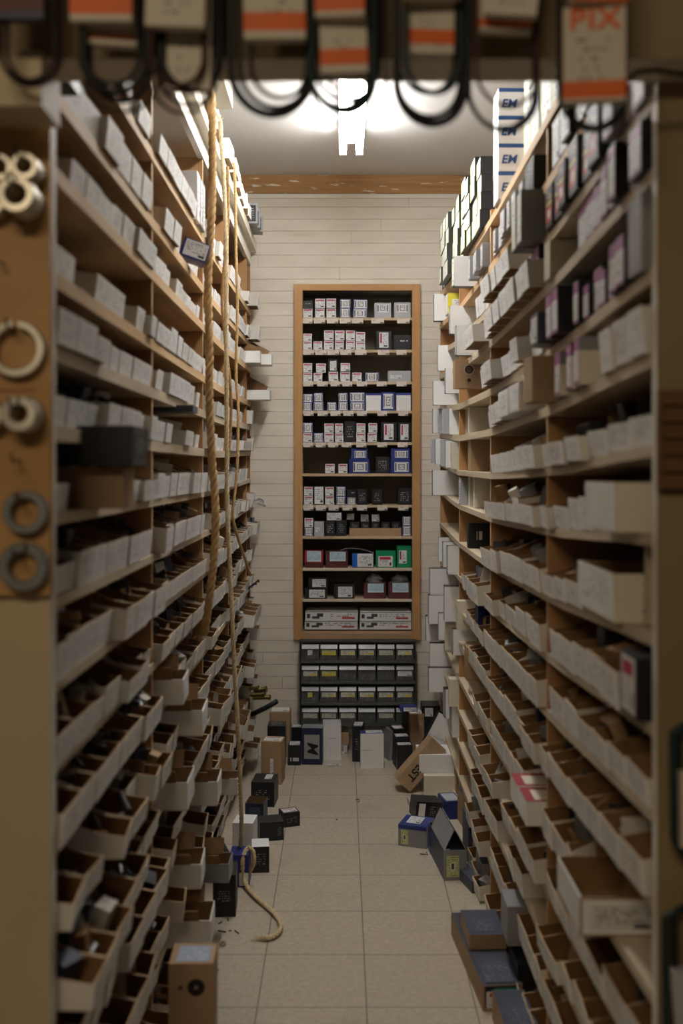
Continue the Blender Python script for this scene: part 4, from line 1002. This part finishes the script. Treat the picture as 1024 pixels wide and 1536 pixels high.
# boxes on top of the left rack
rt = random.Random(4); y = 3.3; n = 0
for (a, w, h, p) in ((3.32, .16, .075, .05), (3.58, .17, .07, .045), (3.92, .15, .08, .05), (4.10, .13, .06, .055), (4.32, .14, .07, .045), (4.50, .13, .07, .04), (4.66, .12, .07, .045), (4.80, .1, .06, .045)):
    n += 1
    carton('carton', 'white carton on top of the left rack, %s from the near end' % nth(n), 'box', (XL + p - .1, a + w / 2, 2.7246), (.2, w, h), {'*': 'carton_white', 'd': 'kraft_box'}, (0, 0, rt.gauss(0, .05)), [('r', .1, .1, .9, .9, 'bin_front')], 'cartons on top of the left rack')
for k in range(3):
    carton('carton', 'dark green-grey carton at the far end atop the left rack, %s along' % nth(k + 1), 'box', (XL - .02 + k * .006, 4.98 + k * .085, 2.7246), (.18, .075, .10 - .01 * k), 'carton_grey', (0, 0, .1), [('f', .5, .1, .95, .9, 'label_darktext')], 'cartons on top of the left rack')
# larger bins jutting out at the far end of the left rack
def jut(label, px0, px1, pt, pb, Y, L=.10):
    x0, x1 = PX(px0, Y), PX(px1, Y); z0 = PZ(pb, Y); h = PZ(pt, Y) - z0
    return carton('parts_bin', label, 'bin', ((x0 + x1) / 2 - .06, Y + L / 2, z0), (x1 - x0 + .12, L, h), {'*': 'carton_white'}, (0, 0, 0), (), 'bins jutting out at the far left', open_top='kraft')
for lab, si, p, h, Y, L in (('white open bin jutting far out at the far end of the third left shelf', 2, .125, .055, 5.18, .10), ('white open bin jutting out beside the farthest one, third left shelf', 2, .075, .06, 5.06, .1), ('white open bin jutting far out at the far end of the fourth left shelf', 3, .115, .05, 5.2, .12)):
    o = carton('parts_bin', lab, 'bin', (XL + p - .15, Y + L / 2, z_on(ZL[si], Y + L, sagL)), (.3, L, h), {'*': 'bin_white', 'f': 'carton_white'}, (0, 0, 0), (), 'bins jutting out at the far left', open_top='kraft')
    MB().box(-.06, .05, -.0015, .0015, 0, .06, 'kraft', Matrix.Translation((.06, L / 2, h)) @ Matrix.Rotation(-.25, 4, 'X') @ Matrix.Rotation(.5, 4, 'Y')).build('flap', o)
for lab, si, p, h, Y, L, c in (('white open carton jutting out lowest at the left, behind the tall kraft carton', 15, .125, .075, 2.75, .13, 'k'), ('white open bin jutting out on the fifteenth left shelf', 14, .09, .07, 2.81, .13, 'w'),
        ('white open carton jutting out on the fourteenth left shelf', 13, .10, .075, 3.11, .14, 'w'), ('deep white bin jutting out on the thirteenth left shelf', 12, .075, .075, 2.67, .15, 'w'), ('deep white bin jutting out on the twelfth left shelf', 11, .08, .075, 2.91, .16, 'w'),
        ('deep white bin jutting out on the eleventh left shelf', 10, .055, .07, 2.71, .14, 'w'), ('grey open carton jutting out by the large black carton, left rack', 15, .13, .06, 3.19, .10, 'g'), ('white open carton jutting out by the rope coil, left rack', 14, .11, .06, 3.63, .10, 'w')):
    mk = {'w': {'*': 'bin_side', 'f': 'bin_white'}, 'k': {'*': 'bin_side', 'f': 'bin_white'}, 'g': 'carton_grey'}[c]
    o = carton('parts_bin', lab, 'bin', (XL + p - .15, Y + L / 2, z_on(ZL[si], Y, sagL)), (.3, L, h), mk, (0, 0, RN.uniform(-.06, .06)), [('r', .05, .05, .95, .92, 'bin_front')] if c != 'g' else (), 'bins jutting out low on the left rack', open_top='kraft')
    for dy, an in ((-L / 2 + .004, .6), (L / 2 - .004, -.4)): MB().box(-.03, .12, -.0015, .0015, 0, .05, 'kraft', Matrix.Translation((0, dy, h - .004)) @ Matrix.Rotation(an, 4, 'X')).build('flap', o)
# ------------------------------------------------------------------ floor cartons
def fbox(label, px0, px1, pt, pb, Y, dep, mk, panels=(), rot=(0, 0, 0), z=None, name='carton', open_top=None, grp=None):
    x0, x1 = PX(px0, Y), PX(px1, Y); z0 = PZ(pb, Y) if z is None else z
    h = PZ(pt, Y) - PZ(pb, Y)
    dim = (x1 - x0, dep, h)
    o = carton(name, label, 'box', ((x0 + x1) / 2, Y + dep / 2, z0), dim, mk, rot, panels, grp or 'cartons on the floor', open_top=open_top)
    return o, dim
def dfl(pb): return F * H / (pb - VY)
LT = lambda m='label_red': [('t', .08, .2, .92, .85, m)]
# left pile, back to front
fbox('kraft carton at the back left with a taped white label on top', 404, 435, 1068, 1135, 5.24, .12, 'kraft_box', LT('label_text'), z=0)
fbox('black carton with printed top leaning between two kraft cartons', 401, 427, 1085, 1150, 5.02, .10, 'carton_black', LT('label_darktext'), z=0)
fbox('upright kraft carton with red label on top, left of the blue one', 393, 424, 1112, 1176, 4.78, .10, 'kraft_box', LT() + [('f', .45, .2, .6, .6, 'label_text')], (0, 0, -.12), z=0)
fbox('black carton standing behind the dotted black one', 437, 452, 1091, 1134, 5.25, .08, 'carton_black', LT('label_text'), z=0)
fbox('small black carton with white dotted front beside the blue one', 432, 451, 1117, 1147, 5.09, .08, 'carton_black', [('f', .08, .08, .92, .5, 'label_dots'), ('t', .1, .1, .9, .9, 'label_text')], z=0)
o, dim = fbox('navy carton with a grey panel and large black letter', 453, 484, 1092, 1147, 5.10, .08, {'*': 'carton_navy', 't': 'carton_grey'}, [('f', .12, .16, .86, .82, 'carton_midgrey')], (0, 0, -.05), z=0)
lettering(o, dim, 'f', .5, .47, 'M', .078, 'print_black', -math.pi / 2, .0008, .25)
fbox('white carton with a torn corner at the foot of the drawer cabinet', 484, 511, 1085, 1140, 5.18, .09, {'*': 'carton_white', 't': 'carton_lightgrey'}, [('f', .4, .08, .404, .3, 'print_black'), ('f', .3, .6, .7, .603, 'print_black')], (0, 0, .03), z=0)
mb = MB()
for i in range(7):
    mb.box(-.012, .012, -.006, .006, 0, .002, 'paper', Matrix.Translation((PX(492 + 3 * i, 5.1), 5.08 + .012 * (i % 3), .003)) @ Matrix.Rotation(i * .9, 4, 'Z') @ Matrix.Rotation(.5 * (i % 3), 4, 'X'))
o = mb.build('paper_scraps'); tag(o, 'torn white paper scraps in front of the torn white carton', 'scraps'); o['kind'] = 'stuff'
fbox('small carton with red label in the gap below the drawers, lower', 512, 521, 1117, 1131, 5.29, .05, 'carton_grey', [('f', .05, .05, .95, .95, 'label_vert')], z=0)
fbox('small kraft carton in the gap below the drawers, upper', 512, 523, 1100, 1117, 5.29, .05, 'kraft_box', z=PZ(1117, 5.29) - PZ(1131, 5.29) + .001)
o, dim = fbox('black carton left of the cracked white carton', 530, 545, 1088, 1141, 5.15, .11, 'carton_black', LT('label_text') + [('f', .3, .25, .6, .75, 'label_darktext')], (0, 0, -.12), z=0)
fbox('white carton with a cracked front in the middle at the back', 540, 575, 1100, 1152, 5.04, .07, {'*': 'carton_black', 'f': 'carton_white', 't': 'carton_blue'}, [('t', .25, .2, .95, .9, 'label_text'), ('f', .05, .52, .5, .525, 'print_black'), ('f', .28, .41, .32, .43, 'print_grey')], (0, 0, .03), z=0)
o_ = None
fbox('black carton with label on top right of the cracked white carton, farther', 588, 606, 1092, 1141, 5.15, .09, 'carton_black', LT(), (0, 0, .2), z=0)
fbox('black carton with label on top right of the cracked white carton, middle', 591, 613, 1103, 1148, 5.06, .075, 'carton_black', LT('label_text'), (0, 0, .12), z=0)
fbox('black carton with label on top right of the cracked white carton, nearest', 595, 618, 1117, 1156, 4.985, .065, 'carton_black', LT('label_text'), (0, 0, .05), z=0)
fbox('thin grey carton leaning beside the cracked white carton', 578, 583, 1096, 1140, 5.17, .1, 'carton_grey', (), (0, .12, .3), z=0)
fbox('kraft carton with red label on top, right of the drawer cabinet', 613, 634, 1068, 1135, 5.20, .14, 'kraft_box', LT(), (0, 0, .1), z=0)
fbox('black carton at the right end of the drawer cabinet', 603, 611, 1056, 1130, 5.235, .05, 'carton_black', (), z=0)
fbox('blue and white carton lying on top of the black ones by the drawers', 600, 626, 1054, 1061, 5.12, .06, 'carton_blue', [('f', .2, .1, .95, .9, 'label_text')], z=PZ(1062, 5.2))
fbox('black carton with white label propped behind the leaning white one', 633, 660, 1047, 1125, 5.22, .12, 'carton_black', [('f', .15, .8, .6, .96, 'label_text')], z=0)
fbox('large white carton leaning against the right rack with cracked face', 627, 659, 1066, 1130, 4.92, .06, {'*': 'carton_black', 'f': 'carton_white'}, [('f', .02, .45, .5, .453, 'print_black'), ('f', .5, .45, .98, .453, 'print_black')], (0, .48, .0), z=.10)
# long kraft carton leaning, lettering upside down on its side
Y = 4.64; L = .255; dim = (.085, .11, L)
o = carton('carton', 'long kraft carton leaning diagonally with black letters', 'box', (PX(603, Y), Y + .06, .03), dim, 'kraft_box', (math.radians(-8), math.radians(43), 0), [('t', .15, .1, .9, .9, 'label_text')], 'cartons on the floor')
lettering(o, dim, 'f', .5, .42, 'WEST', .052, 'print_black', -math.pi / 2, .001)
fbox('white carton lying flat, lower of two beside the leaning kraft one', 636, 693, 1163, 1192, 4.62, .20, 'carton_cream', [('f', .1, .45, .14, .5, 'print_grey')], z=0)
fbox('white carton lying flat, upper of two beside the leaning kraft one', 628, 690, 1136, 1163, 4.66, .18, {'*': 'carton_white'}, [('f', .0, .1, 1, .105, 'print_grey')], (0, 0, .02), z=(1192 - 1163) * 4.62 / F + .002)
fbox('narrow kraft carton on end beside the flat white cartons', 684, 704, 1127, 1185, 4.56, .08, 'kraft_box', z=.0, grp='kraft cartons at the right rack foot')
fbox('tall kraft carton on end behind the slate topped one', 704, 724, 1104, 1160, 4.36, .08, 'kraft_box', z=.14, grp='kraft cartons at the right rack foot')
fbox('dark carton supporting the tall kraft carton', 704, 727, 1160, 1200, 4.34, .1, 'carton_black', z=0, grp='kraft cartons at the right rack foot')
fbox('kraft carton with a slate blue lid below the tall kraft one', 692, 718, 1162, 1212, 4.20, .11, {'*': 'kraft_box', 't': 'carton_slate'}, [], (0, 0, .1), z=.0, grp='kraft cartons at the right rack foot')
# left floor boxes
fbox('black carton under the left rack edge, widest of the pile', 378, 413, 1172, 1209, 4.46, .13, 'carton_black', [('t', .5, .4, .8, .9, 'label_text'), ('f', .1, .2, .9, .8, 'label_darktext')], (0, 0, -.08), z=0)
fbox('open navy carton with raised flaps on the left floor', 369, 397, 1206, 1236, 4.25, .10, 'carton_navy', [('f', .2, .2, .8, .8, 'carton_slate')], (0, 0, -.1), z=0, open_top='kraft')
fbox('black carton with red and white label lying farthest into the left of the aisle', 420, 446, 1219, 1240, 4.21, .07, 'carton_black', LT() + [('f', .1, .2, .9, .8, 'label_darktext')], (0, 0, .35), z=0)
fbox('black carton turned on its side in front of the red labelled one', 386, 422, 1232, 1260, 4.05, .09, 'carton_black', [('r', .1, .2, .9, .8, 'label_dots'), ('f', .7, .15, .9, .85, 'label_darktext')], (0, 0, .22), z=0)
fbox('white carton lying tilted behind the pale rope', 350, 381, 1236, 1290, 3.86, .10, 'carton_white', (), (0, 0, -.1), z=0)
fbox('dark carton with a white top beside the rope coil', 376, 402, 1268, 1307, 3.73, .085, {'*': 'carton_black', 't': 'carton_white'}, [('f', .15, .2, .85, .85, 'label_darktext')], (0, 0, .1), z=0)
fbox('blue carton with white front behind the rope coil', 344, 373, 1280, 1328, 3.60, .09, 'carton_blue', [('f', .5, .05, .98, .45, 'carton_white'), ('f', .0, .0, .4, .3, 'carton_brightblue')], (0, 0, .0), z=0)
fbox('large black carton at the foot of the left rack before the rope', 318, 352, 1312, 1375, 3.36, .12, 'carton_black', [('f', .1, .3, .9, .7, 'label_darktext')], (0, 0, .05), z=0)
fbox('black carton with a silver side tipped on top of the large black one', 312, 345, 1275, 1305, 3.40, .06, 'carton_black', [('f', .3, .1, .95, .6, 'carton_lightgrey')], (0, -.5, .1), z=.16)
o, dim = fbox('tall kraft carton standing nearest in the bottom left of the aisle', 252, 319, 1447, 1690, 2.29, .10, 'kraft_box', [('t', .15, .1, .9, .85, 'label_tape')], (0, 0, .02), z=0)
MB().ring((.012, -.0506, dim[2] - .055), .02, .004, .001, 'print_black').build('printed_emblem', o); MB().ring((-.024, -.0506, dim[2] - .055), .005, .001, .001, 'print_black').build('printed_dot', o); MB().box(-.006, .012, -.0508, -.05, dim[2] - .26, dim[2] - .14, 'print_black').build('printed_arrow', o)
# right floor boxes
fbox('blue and grey carton with white label lying in the aisle on the right', 604, 648, 1240, 1272, 3.98, .12, {'*': 'carton_grey', 't': 'carton_blue', 'f': 'carton_grey'}, [('t', .2, .25, .7, .9, 'label_text'), ('f', .0, .82, 1, 1, 'carton_blue'), ('f', .1, .1, .35, .75, 'label_yellowgreen')], (0, 0, -.35), z=0)
fbox('crushed black carton with white flap behind the blue and grey one', 618, 658, 1199, 1226, 4.26, .10, 'carton_black', [('f', .1, .05, .35, .9, 'carton_white'), ('f', .5, .15, .95, .9, 'label_darktext')], (0, .12, .2), z=.01)
fbox('pale carton lying under the crushed black carton', 614, 664, 1196, 1206, 4.42, .10, 'carton_lightgrey', (), (0, 0, .1), z=0)
fbox('blue carton wedged against the right rack behind the open grey one', 664, 690, 1195, 1222, 4.30, .12, 'carton_blue', [('t', .1, .1, .9, .9, 'carton_lightgrey')], (0, 0, .2), z=0)
Y = 3.66; x0, x1 = PX(664, Y), PX(699, Y); dim = (x1 - x0, .30, (1317 - 1272) * Y / F)
o = carton('carton', 'open grey and blue carton with flaps raised and lime label', 'box', ((x0 + x1) / 2 - .012, Y + .15, 0), dim, {'*': 'carton_grey', 'f': 'carton_grey', 'l': 'carton_navy'}, (0, 0, .10), [('f', .12, .12, .66, .82, 'label_yellowgreen'), ('l', .0, .0, .16, 1, 'carton_blue')], 'cartons on the floor', open_top='carton_black')
w, d_, h_ = dim
for sx, an in ((-1, .45), (1, -.5)):
    MB().box(-.0012, .0012, -d_/2 + .0, d_/2 - .05, 0, w * .95, 'carton_grey', Matrix.Translation((sx * (w/2 - .002), 0, h_)) @ Matrix.Rotation(an, 4, 'Y')).build('flap', o)
fbox('slate blue carton leaning between the open one and the rack', 700, 722, 1232, 1302, 3.82, .10, {'*': 'carton_slate', 'r': 'kraft_box'}, [('f', .3, .3, .8, .5, 'label_cream')], (0, 0, .1), z=0)
fbox('kraft carton standing at the rack foot behind the slate one', 716, 732, 1216, 1290, 3.92, .07, 'kraft_box', (), z=0)
fbox('dark carton with slate lid right of the open grey carton', 722, 757, 1295, 1338, 3.555, .14, {'*': 'carton_grey', 't': 'carton_slate', 'f': 'carton_grey'}, (), (0, 0, .02), z=0)
fbox('flat slate carton poking out under the slate lidded carton', 699, 721, 1322, 1340, 3.55, .16, 'carton_slate', (), (0, 0, .25), z=0)
dim = (.112, .46, .068)
fbox('long slate topped carton lying at the right with coloured end', 713, 774, 1477, 1515, 2.78, .46, {'*': 'kraft_box', 't': 'carton_slate'}, [('f', .06, .08, .95, .95, 'carton_navy'), ('f', .1, .1, .9, .75, 'label_redbar'), ('f', .3, .72, .95, .88, 'carton_green'), ('t', .1, .02, .9, .3, 'label_film')], (0, 0, .08), z=0)
fbox('slate film-wrapped carton lying on the long slate topped one', 702, 758, 1387, 1409, 2.98, .17, {'*': 'kraft_box', 't': 'carton_slate'}, [('t', .15, .1, .8, .75, 'label_film')], (0, 0, .04), z=.0735)
fbox('dark grey carton standing against the right rack, near', 761, 806, 1390, 1449, 2.84, .12, 'carton_grey', (), (0, 0, .0), z=.15)
fbox('black carton under the dark grey one at the rack foot', 776, 806, 1449, 1512, 2.80, .14, 'carton_black', (), (0, 0, 0), z=0)
carton('carton', 'slate topped kraft carton in the bottom right corner of the aisle', 'box', (.462, 2.54, 0), (.088, .40, .078), {'*': 'kraft_box', 't': 'carton_slate'}, (0, 0, .03), [('t', .2, .3, .8, .8, 'label_film')], 'cartons on the floor')
# red topped tall white carton at the rack front
for y0, y1, lab in ((2.515, 2.63, 'red taped white carton, nearer of the pair before the right rack'), (2.645, 2.755, 'red taped white carton, farther of the pair before the right rack')):
    rbox(lab, 12, y0, y1, .062, .045, 'carton_white', [('t', .0, .0, 1, 1, 'print_red'), ('t', .12, .1, .85, .8, 'carton_cream')], .2, group='red taped cartons')
# brass fittings, rod, nut
o = MB().tube([W(377, 1072, 4.92), W(398, 1062, 4.9), W(415, 1052, 4.88)], .0125, 'carton_black', 10).build('pipe', smooth=True); tag(o, 'short black pipe sticking out above the kraft cartons at the back left', 'pipe')
ft = thing('pipe_fitting', 'cluster of brass valve fittings at the far low end of the left rack', 'fitting', W(388, 1042, 4.98))
for dx, dz, r, l in ((0, 0, .011, .06), (.012, .024, .012, .05), (-.02, .03, .009, .04), (.02, -.016, .01, .07)):
    MB().tube([(dx - l * .7, 0, dz), (dx + l * .4, -.012, dz + .006)], r, 'brass', 8).build('body', ft)
    MB().tube([(dx + l * .4, -.012, dz + .006), (dx + l * .55, -.014, dz + .007)], r * 1.4, 'brass', 6).build('hex_nut', ft)
for k, (x, y) in enumerate(((371, 880), (377, 876), (381, 872))):
    o = MB().tube([W(x - 9, y + 10, 5.06), W(x + 5, y, 5.0), W(x + 6.2, y - .6, 4.995)], [.004, .004, .0085], 'dark_metal', 8).build('bolt'); tag(o, 'long bolt poking out of a far left bin, %s from the left' % nth(k + 1), 'bolt', 'bolts poking out of the left rack')
nt = MB(); nt.ring((0, 0, 0), .012, .006, .009, 'steel', 0, 0, 6); o = nt.build('hex_nut', None, (PX(334, 3.16), 3.16, .0048), (math.pi / 2, 0, 0)); tag(o, 'loose steel nut on the floor left of the rope end', 'nut')
mb = MB(); rg = random.Random(2)
for (x, y) in ((333, 1398), (345, 1397), (355, 1399), (324, 1458), (342, 1380), (536, 1200), (538, 1203), (634, 1282), (640, 1281), (420, 1150), (505, 1230), (330, 1385)):
    d = dfl(y); L = rg.uniform(.004, .014); a = rg.uniform(0, 3)
    mb.tube([(PX(x, d) - L * math.cos(a), d - L * math.sin(a), .002), (PX(x, d) + L * math.cos(a), d + L * math.sin(a), .0025)], .002, 'dark_metal', 5)
o = mb.build('floor_debris'); tag(o, 'dark crumbs and scraps scattered on the floor tiles', 'debris'); o['kind'] = 'stuff'
bag('crumpled clear plastic bag hanging out of a far left bin', W(388, 760, 5.2), (.035, .04, .04), 5)

# ------------------------------------------------------------------ lights, camera
def area(name, loc, rot, sx, sy, e, c):
    l = bpy.data.lights.new(name, 'AREA'); l.shape = 'RECTANGLE'; l.size = sx; l.size_y = sy; l.energy = e; l.color = c
    o = bpy.data.objects.new(name, l); COL.objects.link(o); o.location = loc; o.rotation_euler = rot; return o
area('shop_lamp', (-.7, -1.0, 2.9), (math.radians(28), 0, math.radians(-8)), 1.2, .3, 25.0, (1, .80, .55))
wd = bpy.data.worlds.new('room_air'); SC.world = wd; wd.use_nodes = True
wd.node_tree.nodes['Background'].inputs[0].default_value = (1, .82, .6, 1); wd.node_tree.nodes['Background'].inputs[1].default_value = .03
cam = bpy.data.cameras.new('camera'); co = bpy.data.objects.new('camera', cam); COL.objects.link(co)
co.location = (0, 0, H); co.rotation_euler = (math.pi / 2, 0, 0)
cam.sensor_fit = 'VERTICAL'; cam.sensor_height = 36; cam.sensor_width = 24; cam.lens = F * 36 / 1536
cam.shift_y = -(768 - VY) / 1536; cam.clip_start = .05
cam.dof.use_dof = True; cam.dof.focus_distance = 4.5; cam.dof.aperture_fstop = 2.0
SC.camera = co
vs = SC.view_settings; vs.view_transform = 'Standard'; vs.look = 'None'; vs.exposure = 0.0; vs.gamma = 1; vs.use_curve_mapping = False
